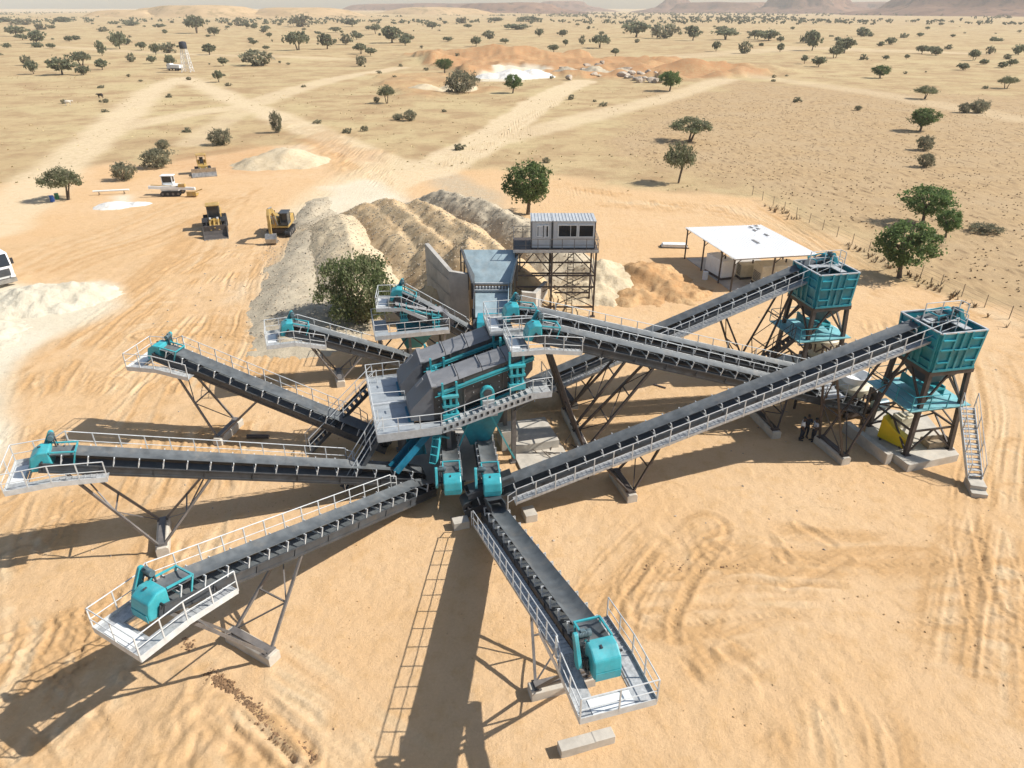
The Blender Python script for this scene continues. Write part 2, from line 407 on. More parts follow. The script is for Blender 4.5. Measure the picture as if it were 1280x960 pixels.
# furrowed field
mp=n.nodes.new('ShaderNodeMapping'); mp.inputs['Rotation'].default_value=(0,0,R(-32)); mp.inputs['Scale'].default_value=(1,.35,1); n.links.new(pos,mp.inputs['Vector'])
fn=noise(n,1.1,5,.6,mp.outputs['Vector']).outputs['Fac']
fc=mix(n,ramp(n,fn,.4,.62).outputs['Color'],(.50,.355,.195),(.385,.265,.145))
fc=mix(n,ramp(n,mid,.4,.7).outputs['Color'],fc,(.47,.345,.205))
fv=n.nodes.new('ShaderNodeTexVoronoi'); fv.inputs['Scale'].default_value=.62; n.links.new(mp.outputs['Vector'],fv.inputs['Vector'])
fc=mix(n,mul(ramp(n,fv.outputs['Distance'],.14,.32,(1,1,1,1),(0,0,0,1)).outputs['Color'],.6),fc,(.23,.155,.085))
c=mix(n,at_('field'),c,fc)
# worked sand
pc=mix(n,ramp(n,mid,.35,.68).outputs['Color'],(.65,.425,.225),(.685,.48,.285))
pc=mix(n,ramp(n,sm,.5,.75).outputs['Color'],pc,(.59,.375,.18))
pc=mix(n,ramp(n,big,.45,.6).outputs['Color'],pc,mix(n,.5,pc,(.65,.445,.245)))
tn_=at_('tone'); tsp=mix(n,ramp(n,sm,.3,.6).outputs['Color'],(.5,.5,.5),(1,1,1))
pc=mix(n,mul(ramp(n,tn_,.5,.85).outputs['Color'],tsp),pc,(.71,.54,.34))
pc=mix(n,mul(ramp(n,tn_,.15,.5,(1,1,1,1),(0,0,0,1)).outputs['Color'],tsp),pc,(.575,.355,.17))
c=mix(n,at_('pad'),c,pc)
gv=mix(n,ramp(n,sm,.35,.65).outputs['Color'],(.40,.335,.24),(.53,.455,.33))
c=mix(n,mul(at_('grav'),ramp(n,sm,.2,.5).outputs['Color']),c,gv)
tn=mul(at_('track'),ramp(n,sm,.15,.55).outputs['Color'])
c=mix(n,mul(tn,.9),c,(.70,.56,.365))
c=mix(n,mul(at_('red'),mul(ramp(n,sm,.2,.6).outputs['Color'],.9)),c,(.47,.24,.11))
c=mix(n,mul(at_('dist'),mul(ramp(n,sm,.25,.6).outputs['Color'],.55)),c,(.45,.295,.145))
wn=mul(at_('white'),ramp(n,sm,.1,.42).outputs['Color'])
c=mix(n,wn,c,mix(n,ramp(n,mid,.4,.6).outputs['Color'],(.68,.60,.45),(.74,.675,.53)))
c=mix(n,.42,c,mix(n,1.0,c,ramp(n,fine,.25,.75,(.55,.5,.45,1),(1,1,1,1)).outputs['Color'],'MULTIPLY'))
n.links.new(c,b.inputs['Base Color']); b.inputs['Roughness'].default_value=.95; b.inputs['Specular IOR Level'].default_value=.1
mw=n.nodes.new('ShaderNodeMapping'); mw.inputs['Rotation'].default_value=(0,0,R(58)); n.links.new(pos,mw.inputs['Vector'])
wv=n.nodes.new('ShaderNodeTexWave'); wv.inputs['Scale'].default_value=1.0; wv.inputs['Distortion'].default_value=.3; wv.inputs['Detail'].default_value=1; n.links.new(mw.outputs['Vector'],wv.inputs['Vector'])
tmk=mul(mul(ramp(n,tn_,.5,.62).outputs['Color'],ramp(n,tn_,.38,.5,(1,1,1,1),(0,0,0,1)).outputs['Color'],'MAXIMUM'),at_('pad'))
tread=mul(mul(wv.outputs['Fac'],tmk),.16)
hs=n.nodes.new('ShaderNodeMath'); hs.operation='MULTIPLY_ADD'; n.links.new(sm,hs.inputs[0]); hs.inputs[1].default_value=2.2; n.links.new(fine,hs.inputs[2])
hs2=n.nodes.new('ShaderNodeMath'); hs2.operation='ADD'; n.links.new(hs.outputs[0],hs2.inputs[0]); n.links.new(tread,hs2.inputs[1])
bump(n,b,hs2.outputs[0],.65,.085)
me.materials.append(m)

# ---------------------------------------------------------------- far hills (mesas) with real relief
def hillmat(name,c1,c2,c3):
    m,n,b=nt(name); pos=n.nodes.new('ShaderNodeNewGeometry').outputs['Position']
    a=noise(n,.004,8,.7,pos).outputs['Fac']; d=noise(n,.03,6,.7,pos).outputs['Fac']
    c=mix(n,ramp(n,a,.4,.6).outputs['Color'],c1,c2); c=mix(n,ramp(n,d,.52,.62).outputs['Color'],c,c3)
    n.links.new(c,b.inputs['Base Color']); b.inputs['Roughness'].default_value=1; b.inputs['Specular IOR Level'].default_value=0
    return m
HILL=hillmat('hill_rock',(.16,.095,.07),(.24,.145,.10),(.09,.065,.05)); DUNE=hillmat('dune_soil',(.42,.29,.16),(.46,.33,.19),(.30,.22,.12))
def hill(name,cx,cy,rx,ry,h,flat,mt,seed,rot=0):
    k=90; u=np.linspace(-1.25,1.25,k); A,B=np.meshgrid(u,u); r=np.hypot(A,B)
    nn=fbm(A*3+seed,B*3,5,seed); r=r+(nn-.5)*.45
    prof=np.where(r<flat,1,np.clip(1-(r-flat)/(1.05-flat),0,1)); steep=prof**.8
    Zh=h*(.25*sst(0,.35,prof)*prof/.35*0+.55*prof+.45*sst(.6,.9,prof))*(.9+.2*nn)-6
    ca,sa=math.cos(rot),math.sin(rot); xx=cx+A*rx*ca-B*ry*sa; yy=cy+A*rx*sa+B*ry*ca
    mb=MB(); mb.v=list(map(tuple,np.stack([xx.ravel(),yy.ravel(),Zh.ravel()],1).tolist()))
    for j in range(k-1):
        for i in range(k-1):
            q=(j*k+i,j*k+i+1,(j+1)*k+i+1,(j+1)*k+i)
            if max(mb.v[t][2] for t in q)>-4: mb.f.append(q); mb.m.append(0)
    me=bpy.data.meshes.new(name); me.from_pydata(mb.v,[],mb.f); me.materials.append(mt)
    me.polygons.foreach_set('use_smooth',[True]*len(me.polygons))
    o=bpy.data.objects.new(name,me); COL.objects.link(o); return tag(o,kind='structure')
def dirpt(u,d): return ((u-640)/FPX/math.cos(PITCH)*d*.99, d)
for (u,d,rx,ry,h,fl,mt,sd) in ((935,3600,330,260,92,.3,HILL,1),(1140,2700,520,420,92,.35,HILL,2),(1290,2500,460,420,74,.5,HILL,3),(1060,3000,420,300,62,.3,HILL,4),(800,4300,240,260,74,.15,HILL,5),
                               (690,4800,380,300,60,.3,HILL,6),(330,1900,380,300,36,.1,DUNE,7),(430,2000,380,260,31,.1,DUNE,8),(560,2500,460,300,31,.1,DUNE,9),(860,3900,460,300,50,.5,HILL,10),
                               (1420,2700,600,500,74,.4,HILL,12),(1010,4200,500,300,52,.5,HILL,13),(560,4300,600,300,46,.5,HILL,14),(640,3300,420,260,46,.3,HILL,16),(260,1850,220,200,26,.1,DUNE,15)):
    x,y=dirpt(u,d); hill('hill',x,y,rx,ry,h,fl,mt,sd)

# ---------------------------------------------------------------- mounds and spoil heaps (each its own pile)
def pilemat(name,a,b_,c_,sc=1.0,stones=.25):
    m,n,b=nt(name); pos=n.nodes.new('ShaderNodeNewGeometry').outputs['Position']
    n1=noise(n,.28*sc,7,.65,pos).outputs['Fac']; n2=noise(n,2.2*sc,8,.75,pos).outputs['Fac']; v=n.nodes.new('ShaderNodeTexVoronoi'); v.inputs['Scale'].default_value=2.4*sc; n.links.new(pos,v.inputs['Vector'])
    c=mix(n,ramp(n,n1,.38,.62).outputs['Color'],a,b_); c=mix(n,ramp(n,n2,.5,.66).outputs['Color'],c,c_)
    n.links.new(c,b.inputs['Base Color']); b.inputs['Roughness'].default_value=1; b.inputs['Specular IOR Level'].default_value=.05
    h=n.nodes.new('ShaderNodeMath'); h.operation='ADD'; n.links.new(n2,h.inputs[0]); vs_=mul(v.outputs['Distance'],stones); n.links.new(vs_,h.inputs[1]); bump(n,b,h.outputs[0],.8,.16/sc)
    return m
P_GREY=pilemat('grey_rubble',(.42,.355,.255),(.48,.41,.30),(.32,.27,.20),1.3,.7); P_ORANGE=pilemat('orange_spoil',(.49,.345,.195),(.56,.43,.265),(.40,.275,.15))
P_CREAM=pilemat('cream_sand',(.58,.515,.39),(.64,.58,.455),(.51,.44,.33),.8,.05); P_BEIGE=pilemat('beige_spoil',(.53,.425,.28),(.60,.50,.345),(.45,.35,.22)); P_RED=pilemat('red_earth',(.47,.27,.125),(.54,.36,.19),(.38,.21,.095)); P_WHITE=pilemat('white_crushed_stone',(.66,.62,.55),(.74,.72,.68),(.5,.46,.4))
def pile(label,blobs,mt,res=.5,rough=.8,seed=1,name='spoil_heap',cat='mound',flat=0):
    x0=min(b[0]-max(b[2],b[3])*1.15 for b in blobs); x1=max(b[0]+max(b[2],b[3])*1.15 for b in blobs)
    y0=min(b[1]-max(b[2],b[3])*1.15 for b in blobs); y1=max(b[1]+max(b[2],b[3])*1.15 for b in blobs)
    xs=np.arange(x0,x1,res); ys=np.arange(y0,y1,res); A,B=np.meshgrid(xs,ys); H=np.full(A.shape,-9.)
    for (cx,cy,rx,ry,h,rot) in blobs:
        ca,sa=math.cos(rot),math.sin(rot); dx,dy=A-cx,B-cy; q=np.hypot((dx*ca+dy*sa)/rx,(-dx*sa+dy*ca)/ry)
        if h<0:   # long windrow: sharp across, constant along
            h=-h; jx=(fbm(A*.3,B*.3,4,seed+cx.__hash__()%7)-.5)*.3; ac=np.abs((dx*ca+dy*sa)/rx+jx); al=np.abs((-dx*sa+dy*ca)/ry)
            pr=h*(1.02-ac-.12*np.exp(-(ac/.2)**2))*np.clip(1-al**5,-1,1); H=np.maximum(H,np.where(al>1,-9,pr)); continue
        q=q+(fbm(A*.35,B*.35,4,seed)-.5)*.35
        pr=h*(1.04-q-.12*np.exp(-(q/.18)**2))*(1.0)
        if flat: pr=np.minimum(pr,h*flat+(fbm(A*.5,B*.5,3,seed+5)-.5)*.4)
        H=np.maximum(H,pr)
    H=H+(fbm(A*.7,B*.7,4,seed+3)-.5)*rough*.9-np.abs(fbm(A*.45,B*.45,4,seed+7)-.5)*rough*1.0+(fbm(A*2.4,B*2.4,3,seed+4)-.5)*rough*.4
    mb=MB(); ny_,nx_=A.shape; cx,cy=blobs[0][0],blobs[0][1]
    V=np.stack([(A-cx).ravel(),(B-cy).ravel(),np.maximum(H,-.6).ravel()],1)
    fs=[]
    for j in range(ny_-1):
        for i in range(nx_-1):
            if max(H[j,i],H[j,i+1],H[j+1,i],H[j+1,i+1])>-.25: fs.append((j*nx_+i,j*nx_+i+1,(j+1)*nx_+i+1,(j+1)*nx_+i))
    used=sorted({i for f in fs for i in f}); mp_={o:i for i,o in enumerate(used)}
    me=bpy.data.meshes.new(name); me.from_pydata([tuple(V[i]) for i in used],[],[tuple(mp_[i] for i in f) for f in fs]); me.materials.append(mt)
    me.polygons.foreach_set('use_smooth',[True]*len(me.polygons))
    o=bpy.data.objects.new(name,me); COL.objects.link(o); o.location=(cx,cy,0); return tag(o,label,cat)
pile('large orange and beige earth ramp heaped behind the concrete wall and feed hopper',[(-15.5,87,5.0,16,-3.2,.40),(-11.5,84,5.2,20,-4.3,.42),(-7.2,81,5.4,19,-5.0,.42),(-3.2,74,5.2,14,-5.4,.40),(-4,68.5,7.0,6,-5.9,.1)],P_ORANGE,.3,.5,2,'earth_ramp','mound')
pile('pale beige earth heap between the grey gravel bank and the orange ramp',[(-19.5,82,5.4,15,-3.0,.28),(-17.5,74,5,10,-2.6,.3)],P_BEIGE,.3,.45,5)
pile('grey rubble ridge running down behind the cabin tower beside the orange ramp',[(-5,94,4.4,17,-3.4,.46),(-0.5,87,4.6,17,-4.2,.46),(3.2,83,4.2,12,-3.4,.45)],P_GREY,.3,.9,8)
pile('long low bank of grey gravel between the excavator and the thorny bush',[(-22.6,71,4.0,17,1.2,.13),(-25.2,88,3.2,16,1.1,.16),(-28.2,100,2.2,10,.9,.12),(-19,62,5.5,9,1.1,.1)],P_GREY,.35,.35,11,'gravel_bank')
pile('small heap of reddish earth between the cabin tower and the white roofed shed',[(13.9,72.5,5.2,4.6,2.3,0),(16,69.0,4.5,3.4,1.3,0),(12.5,67.5,3.5,2.6,1.0,0)],P_RED,.25,1.1,14)
pile('pale sand heap at the foot of the cabin tower beside the reddish heap',[(9.4,72.5,5.0,5.4,2.6,0),(8,68.5,4,3.4,1.5,0)],P_BEIGE,.25,.9,17)
p_=G(58,378); pile('low cream sand heap beside the truck at the left edge',[(p_.x-1,p_.y,6.0,4.6,2.0,.2),(p_.x+2.5,p_.y+1.4,4.4,3.6,1.9,0),(p_.x-6,p_.y-4,6.5,5,1.5,.2),(p_.x-2,p_.y-9,4.5,7,1.2,.2),(p_.x-2.5,p_.y-18,3.2,8,.8,.1)],P_CREAM,.25,.9,20)
p_=G(360,203); pile('cream earth heap near the crossing of the sandy tracks',[(p_.x,p_.y,8,7,3.2,.0),(p_.x-4,p_.y-3,6,5,2.0,.0)],P_BEIGE,.6,.7,23)
p_=G(640,96); pile('bluish white heap of crushed stone in the red quarry pit',[(p_.x,p_.y,11,12,3.4,0),(p_.x+9,p_.y+6,9,10,3.0,0),(p_.x-9,p_.y-4,8,7,2.2,0)],P_WHITE,.8,.8,26,'stone_heap')
p_=G(530,112); pile('pale spoil heap at the near edge of the quarry pit',[(p_.x,p_.y,7,8,2.2,0),(p_.x+12,p_.y+4,8,8,2.4,0)],P_BEIGE,.8,.8,29)
p_=G(742,92); pile('dark broken rock heap beside the white stone heap in the quarry',[(p_.x,p_.y,8,10,3.6,0),(p_.x-12,p_.y+2,7,9,3.0,0),(p_.x+12,p_.y-2,8,8,2.6,0)],P_GREY,.8,1.6,31,'stone_heap')
p_=G(143,257); pile('small bright white sand heap beside the white pipe',[(p_.x,p_.y,3.0,2.4,.7,.2),(p_.x+3,p_.y+.8,2,1.5,.45,0)],P_WHITE,.25,.25,33,'sand_heap')
# ---------------------------------------------------------------- CONVEYORS
BW=.5   # half belt width
def idler_mesh():
    mb=MB()
    mb.bar((0,-.66,-.20),(0,.66,-.20),.07,.07,0)
    for s in (-1,1):
        mb.bar((0,s*.64,-.36),(0,s*.64,.16),.075,.05,0)
        mb.bar((0,s*.64,.13),(0,s*.50,.13),.05,.05,0)
    mb.tube((0,-.20,-.075),(0,.20,-.075),.065,8,mi=1)
    for s in (-1,1): mb.tube((0,s*.22,-.075),(0,s*.53,.085),.065,8,mi=1)
    return mb.mesh('idler',[RAIL,BLACK])
IDLER=idler_mesh()
def footing(label,loc,rz,size=(.65,2.9,.55)):
    mb=MB(); x,y,z=size; ch=.1
    mb.prism([(-x/2,-y/2,-.3),(x/2,-y/2,-.3),(x/2,-y/2,z-ch),(x/2-ch,-y/2,z),(-x/2+ch,-y/2,z),(-x/2,-y/2,z-ch)],(0,y,0))
    o=mb.build('concrete_footing',CONC,None,bevel=.02); o.location=loc; o.rotation_euler=(0,0,rz)
    return tag(o,label,'footing',None)
def conveyor(label,tail,head,supports=(),foot_label='',walk=(1.5,None),platform=True,drive=True,near_walk=True,width=.92,rail_far=False,teal=TEAL,leg_mat=LEGG,hood=False,rail_from=None,idl=1.12,name='belt_conveyor',guard_mat=None,ds=.76,skirt=None):
    tail=Vector(tail); head=Vector(head); dx,dy=head.x-tail.x,head.y-tail.y; L=math.hypot(dx,dy); hz=math.atan2(dy,dx)
    dz=head.z-tail.z; th=math.atan2(dz,L); S=math.hypot(L,dz); ct,st=math.cos(th),math.sin(th); zt=tail.z
    root=thing(name,label,'conveyor',(tail.x,tail.y,0),hz)
    P=lambda s,y,n:(s*ct-n*st, y, zt+s*st+n*ct)
    nrm=(-st,0,ct)
    def pt(x,y,z): return (x,y,z)
    W=width
    # belt : trough on top, pulleys at both ends, flat return underneath
    prof=[(-.52*W,.17),(-.24*W,.0),(.24*W,.0),(.52*W,.17)]; mb=MB(); secs=[]
    for s_,fl in ((0,0.),(.5,.5),(1.2,1.),(S-1.3,1.),(S-.5,.4),(S,0.)):
        secs.append([P(s_,y,n*fl) for y,n in prof])
    for k in range(1,9):
        a=PI*k/9; secs.append([P(S+.3*math.sin(a),y,-.3+.3*math.cos(a)) for y,n in prof])
    secs.append([P(S,y,-.6) for y,n in prof]); secs.append([P(0,y,-.6) for y,n in prof])
    for k in range(1,9):
        a=PI+PI*k/9; secs.append([P(.3*math.sin(a),y,-.3+.3*math.cos(a)) for y,n in prof])
    o_=len(mb.v)
    for sc in secs: mb.v+=sc
    ns=len(secs)
    for i in range(ns):
        for k in range(3):
            a=i*4+k; b=((i+1)%ns)*4+k; mb.f.append((a,a+1,b+1,b)); mb.m.append(0)
    be=mb.build('belt',BELT,root,smooth=True); so=be.modifiers.new('thick','SOLIDIFY'); so.thickness=.018; so.offset=0
    # frame: side channels, cross members, bottom lacing
    mb=MB()
    for s in (-1,1):
        y=s*.66*W
        mb.bar(P(-.3,y,-.36),P(S+.1,y,-.36),.07,.07,up=nrm); mb.bar(P(-.3,y,-.78),P(S+.1,y,-.78),.09,.13,up=nrm)
        mb.bar(P(-.3,y,-.57),P(S+.1,y,-.57),.02,.36,up=nrm)
        k=int(S/2.2)
        for i in range(k+1):
            s_=.1+i*(S-.2)/k; mb.bar(P(s_,y*1.04,-.75),P(s_,y*1.04,-.34),.06,.05)
    k=int(S/2.2)
    for i in range(k+1):
        s_=.1+i*(S-.2)/k; mb.bar(P(s_,-.66*W,-.80),P(s_,.66*W,-.80),.07,.07)
        if i<k: mb.bar(P(s_,-.66*W*(-1)**i,-.80),P(s_+(S-.2)/k,.66*W*(-1)**i,-.80),.05,.05)
    mb.build('side_frame',FRAME,root)
    k=max(2,round((S-1.2)/idl))
    for i in range(k+1):
        o=inst('idler',IDLER,root,P(.7+i*(S-1.5)/k,0,0),(0,-th,0)); o.scale=(1,W,1)
    mb=MB(); mb.tube(P(S,-.5*W,-.3),P(S,.5*W,-.3),.28,16); mb.tube(P(S,-.95,-.3),P(S,.75,-.3),.05,8); mb.build('head_pulley',BLACK,root,True)
    mb=MB(); mb.tube(P(0,-.5*W,-.3),P(0,.5*W,-.3),.27,16); mb.tube(P(0,-.75,-.3),P(0,.75,-.3),.05,8); mb.build('tail_pulley',BLACK,root,True)
    xh,_,zh=P(S,0,-.3)
    if skirt:
        a_,b_=skirt
        for s in (-1,1): mb=MB(); mb.bar(P(a_,s*.46*W,.34),P(b_,s*.44*W,.34),.03,.42,up=nrm); mb.bar(P(a_,s*.50*W,.50),P(b_,s*.48*W,.50),.05,.05,up=nrm); mb.build('skirt_board',FRAME,root)
        mb=MB(); mb.bar(P(a_,-.46*W,.34),P(a_,.46*W,.34),.03,.42,up=nrm); mb.bar(P(a_+.2,0,.56),P(a_+(b_-a_)*.45,0,.56),.9*W,.03,up=nrm); mb.build('loading_hood',FRAME,root)
    # walkway along the right-hand side
    if walk:
        s0,s1=walk; s1=s1 or S-1.0
        y0,y1=-.76*W,-.76*W-.68
        mb=MB(); mb.bar(P(s0,(y0+y1)/2,-.62),P(s1,(y0+y1)/2,-.62),.68,.04,up=nrm)
        kk=int((s1-s0)/.28)
        for i in range(kk):
            mb.bar(P(s0+i*.28,y0,-.595),P(s0+i*.28,y1,-.595),.035,.03)
        mb.bar(P(s0,y1,-.55),P(s1,y1,-.55),.02,.16,up=nrm)
        kk=max(1,int((s1-s0)/2.2))
        for i in range(kk+1):
            s_=s0+i*(s1-s0)/kk; mb.bar(P(s_,-.6,-.72),P(s_,y1,-.66),.06,.06)
        mb.build('walkway',GRATE,root)
        r0=s0 if rail_from is None else rail_from
        rb=[P(r0,y1,-.6),P(s1,y1,-.6)]
        mb=MB(); rail(mb,rb,1.05)
        # end return of the rail
        rail(mb,[P(r0,y1,-.6),(P(r0-.5,y1+.1,-.6)[0],y1,P(r0-.5,0,-.75)[2])],.95,2)
        mb.build('handrail',RAIL,root)
    if platform:
        zd=zh-.85; yr=-.76*W-.72; yl=.76*W+.66; xk=xh-.35; xf=xh+1.65
        mb=MB()
        mb.rbox((xf-.75,yr,zd-.05),(xf,yl,zd)); mb.rbox((xk,yr,zd-.05),(xf-.754,yr+.66,zd)); mb.rbox((xk,yl-.62,zd-.05),(xf-.754,yl,zd))
        for yy in (yr+.70,yl-.66): mb.bar((xk-.5,yy,zd-.1),(xf,yy,zd-.1),.06,.12)
        mb.bar((xf-.8,yr,zd-.12),(xf-.8,yl,zd-.12),.06,.12)
        mb.build('deck',GRATE,root)
        mb=MB(); mb.rbox((xf-.66,yr+.5,zd+.004),(xf-.08,yl-.75,zd+.03)); mb.build('deck_plate',PLATEW,root)
        mb=MB()   # skirting
        mb.rbox((xk,yr-.02,zd-.16),(xf,yr,zd+.14)); mb.rbox((xf,yr,zd-.16),(xf+.02,yl,zd+.14)); mb.rbox((xk,yl,zd-.16),(xf,yl+.02,zd+.14))
        s2=S-2.9; a=P(s2,yl,-.62); bq=(xk,yl,zd)
        mb.bar((a[0],yl+.01,a[2]+.02),(bq[0],yl+.01,bq[2]),.02,.28,up=(0,0,1))
        mb.bar((P(S-3,yr,-.6)[0],yr-.01,P(S-3,yr,-.6)[2]),(xk,yr-.01,zd),.02,.28)
        mb.build('skirting',RAIL,root)
        def ramp_(p0,p1,wd):
            p0=Vector(p0); p1=Vector(p1); mb=MB(); mb.bar(p0,p1,wd,.04)
            for i in range(9): mb.box(p0.lerp(p1,i/9)+Vector((0,0,.03)),(.04,wd,.03))
            mb.build('ramp_walkway',GRATE,root)
        ramp_((a[0],yl-.3,a[2]),(xk,yl-.3,zd-.02),.6)
        w1=P(S-1.0,(yr-.0),-.6); ramp_((w1[0],yr+.34,w1[2]),(xk,yr+.34,zd-.02),.64)
        mb=MB(); rail(mb,[(a[0],yl,a[2]),(xk,yl,zd),(xf,yl,zd),(xf,yr,zd),(xk,yr,zd),(w1[0],yr,w1[2])],1.05,1.15)
        mb.build('platform_handrail',RAIL,root)
        mb=MB()
        for yy in (yr+.1,yl-.1):
            mb.bar((xf-.4,yy,zd-.1),P(S-2.2,yy*.55,-.8),.06,.06)
        mb.build('platform_bracket',GALV,root)
    if drive:
        gm=guard_mat or teal; k_=ds
        gw=.60*W*(.75+.25*ds)
        q=lambda x,z:(xh+x*k_,-gw,zh+z*k_)
        mb=MB(); mb.prism([q(-.50,.60),q(.10,.66),q(.62,.34),q(.76,-.20),q(.76,-.66),q(.34,-.72),q(-.50,-.58)],(0,2*gw,0)); hg=mb.build('head_guard',gm,root,bevel=.07)
        mb=MB(); mb.rbox((xh+.77*k_,-gw*.9,zh-.70*k_),(xh+.80*k_,gw*.9,zh-.24*k_)); mb.build('lower_plate',TEAL,hg)
        mb=MB(); mb.box((xh+.1*k_,-.1,zh+.67*k_),(.14,.07,.05)); mb.build('guard_handle',FRAME,hg)
        mb=MB()
        for s in (-1,1):
            mb.bar((xh-.5*k_,s*gw*.95,zh+.55*k_),P(S-1.35,s*gw*.95,.36),.07,.07); mb.bar(P(S-1.35,s*gw*.95,-.35),P(S-1.35,s*gw*.95,.40),.07,.07)
        mb.bar(P(S-1.35,-gw*.95,.36),P(S-1.35,gw*.95,.36),.07,.07); mb.build('guard_frame',gm,root)
        yb=-gw-.30; c0=Vector((xh+.02,yb,zh-.12)); c1=Vector((xh-.50*k_,yb,zh+1.02*k_)); d=(c1-c0).normalized(); e=Vector((d.z,0,-d.x))
        ol=[]
        for k in range(9):
            a=PI*k/8; ol.append(c1+(e*math.cos(a)+d*math.sin(a))*.17*k_)
        for k in range(9):
            a=PI*k/8; ol.append(c0-(e*math.cos(a)+d*math.sin(a))*.27*k_)
        mb=MB(); mb.prism(ol,(0,-.15,0)); mb.build('drive_guard',gm,root,bevel=.02)
        mb=MB(); m0=c1+Vector((-.06,.02,-.04)); mr=.16*k_; ml=.5*k_; mb.tube(m0,m0+Vector((0,ml,0)),mr,14); mb.tube(m0+Vector((0,ml,0)),m0+Vector((0,ml+.12,0)),mr*1.1,14); mb.box(m0+Vector((0,ml*.5,mr*1.1)),(.13,.16,.1))
        for k in range(6): mb.tube(m0+Vector((0,.06+.075*k*k_,0)),m0+Vector((0,.08+.075*k*k_,0)),mr*1.14,14)
        mo=mb.build('motor',MOTOR,root,True)
        mb=MB(); mb.bar(m0+Vector((0,.04,-mr-.03)),m0+Vector((0,ml+.05,-mr-.03)),.32*k_,.05)
        for yy in (.08,ml): mb.bar(m0+Vector((-.08,yy,-mr)),(m0.x-.12,m0.y+yy,P(S-.8,0,.05)[2]),.06,.06); mb.bar(m0+Vector((.08,yy,-mr)),(m0.x+.2,m0.y+yy,zh+.5*k_),.05,.05)
        mb.build('motor_mount',FRAME,root)
    # supports
    for i,sp in enumerate(supports):
        xb=sp['x']; up=sp.get('up'); dn=sp.get('dn'); hb=sp.get('h',.55); yb=sp.get('yb',1.15)
        lw=sp.get('w',.12); lm=sp.get('mat',leg_mat)
        c=Vector((tail.x,tail.y,0))+Vector((math.cos(hz),math.sin(hz),0))*xb
        footing(foot_label+sp.get('lab',''),c,hz,(sp.get('bx',.65),2*yb+.6,hb))
        for arm in (dn,up):
            if arm is None: continue
            sg=1 if arm>0 else -1; st_=(xb+arm)/ct
            tp=[Vector(P(st_,s*.62*W,-.84)) for s in (-1,1)]; bt=[Vector((xb+sg*.14,s*yb,hb+.02)) for s in (-1,1)]
            for a_,b_ in zip(bt,tp):
                mb=MB(); mb.bar(a_,b_,lw,lw); mb.box(a_+Vector((0,0,.0)),(.3,.3,.05)); mb.build('leg',lm,root)
            mb=MB(); f0=sp.get('f',(.0,.45,.95))
            k=max(2,round((bt[0]-tp[0]).length/2.6)); prev=None
            for j in range(1,k+1):
                t=j/k*.97; a_=bt[0].lerp(tp[0],t); b_=bt[1].lerp(tp[1],t); mb.bar(a_,b_,.07,.07)
                t0=(j-1)/k*.97
                if j%2: mb.bar(bt[0].lerp(tp[0],t0),b_,.06,.06)
                else: mb.bar(bt[1].lerp(tp[1],t0),a_,.06,.06)
            mb.build('leg_brace',lm,root)
        mb=MB(); mb.bar((xb,-yb-.1,hb+.06),(xb,yb+.1,hb+.06),.34,.12); mb.build('base_beam',lm,root)
    return root,P,S
def xalong(t,h,p): d=Vector((h[0]-t[0],h[1]-t[1])).normalized(); return (Vector(p[:2])-Vector(t[:2])).dot(d)
tG,hG=(-5.1,34.7,1.0),(-13.6,20.0,6.5)
conveyor('stacking conveyor rising to the lower left, white rail along its far edge',tG,hG,[dict(x=xalong(tG,hG,(-11.53,22.8)),up=3.1,dn=-3.4)],'pale concrete footing under the conveyor that rises to the lower left')
tH,hH=(-1.15,32.4,1.0),(3.12,17.5,6.35)
conveyor('stacking conveyor rising towards the viewer, its platform beside the loose concrete beam',tH,hH,[dict(x=xalong(tH,hH,(1.94,20.85)),up=3.0,dn=-3.2)],'concrete footing under the conveyor nearest the loose concrete beam',walk=(1.2,None),skirt=(.2,1.8))
tF,hF=(-5.6,36.0,.9),(-22.9,29.1,6.8)
conveyor('stacking conveyor at the far left, lying nearly level across the picture',tF,hF,[dict(x=xalong(tF,hF,(-19.2,30.6)),up=3.0,dn=-3.3)],'narrow concrete footing under the level conveyor at the left edge',walk=(4.2,None))
tE,hE=(-8.2,39.5,1.0),(-23.0,42.1,6.45)
conveyor('stacking conveyor with its head by the open sand at left, sloping down to the stairs',tE,hE,[dict(x=xalong(tE,hE,(-19.6,40.7)),up=2.4,dn=-3.2)],'concrete footing partly hidden behind the level conveyor rails',walk=(2.2,None))
tD,hD=(-8.0,51.2,1.2),(-16.5,48.5,5.3)
conveyor('short stacking conveyor beside the grey gravel bank and thorny bush',tD,hD,[dict(x=xalong(tD,hD,(-13.5,49.3)),up=1.7,dn=-2.2,yb=.9)],'small concrete footing under the short conveyor by the gravel bank',walk=(2.5,None))
tC,hC=(-2.7,32.7,1.2),(27.2,40.9,9.35)
conveyor('longest feed conveyor climbing rightward in front to the nearer teal hopper',tC,hC,[dict(x=xalong(tC,hC,(6.7,35.5)),up=1.9,dn=-1.9,lab='first left of its slope'),dict(x=xalong(tC,hC,(21.2,38.6)),up=3.4,dn=-1.8,lab='at its raised end by the hopper plinth')],'concrete footing of the long front conveyor ',platform=False,walk=(2.6,None),skirt=(.2,3.0),leg_mat=LEGB,ds=.7,guard_mat=TEALD)
tB,hB=(0.6,45.2,1.7),(23.9,51.9,9.35)
conveyor('feed conveyor passing behind to the farther teal hopper beside the white shed roof',tB,hB,[dict(x=xalong(tB,hB,(4.1,46.3)),up=1.8,dn=-1.6,lab='behind the screens'),dict(x=xalong(tB,hB,(18.3,50.4)),up=2.6,dn=-3.0,lab='below the farther teal hopper')],'concrete footing of the rear feed conveyor ',platform=False,walk=(1.0,None),leg_mat=LEGB,ds=.7,guard_mat=TEALD)
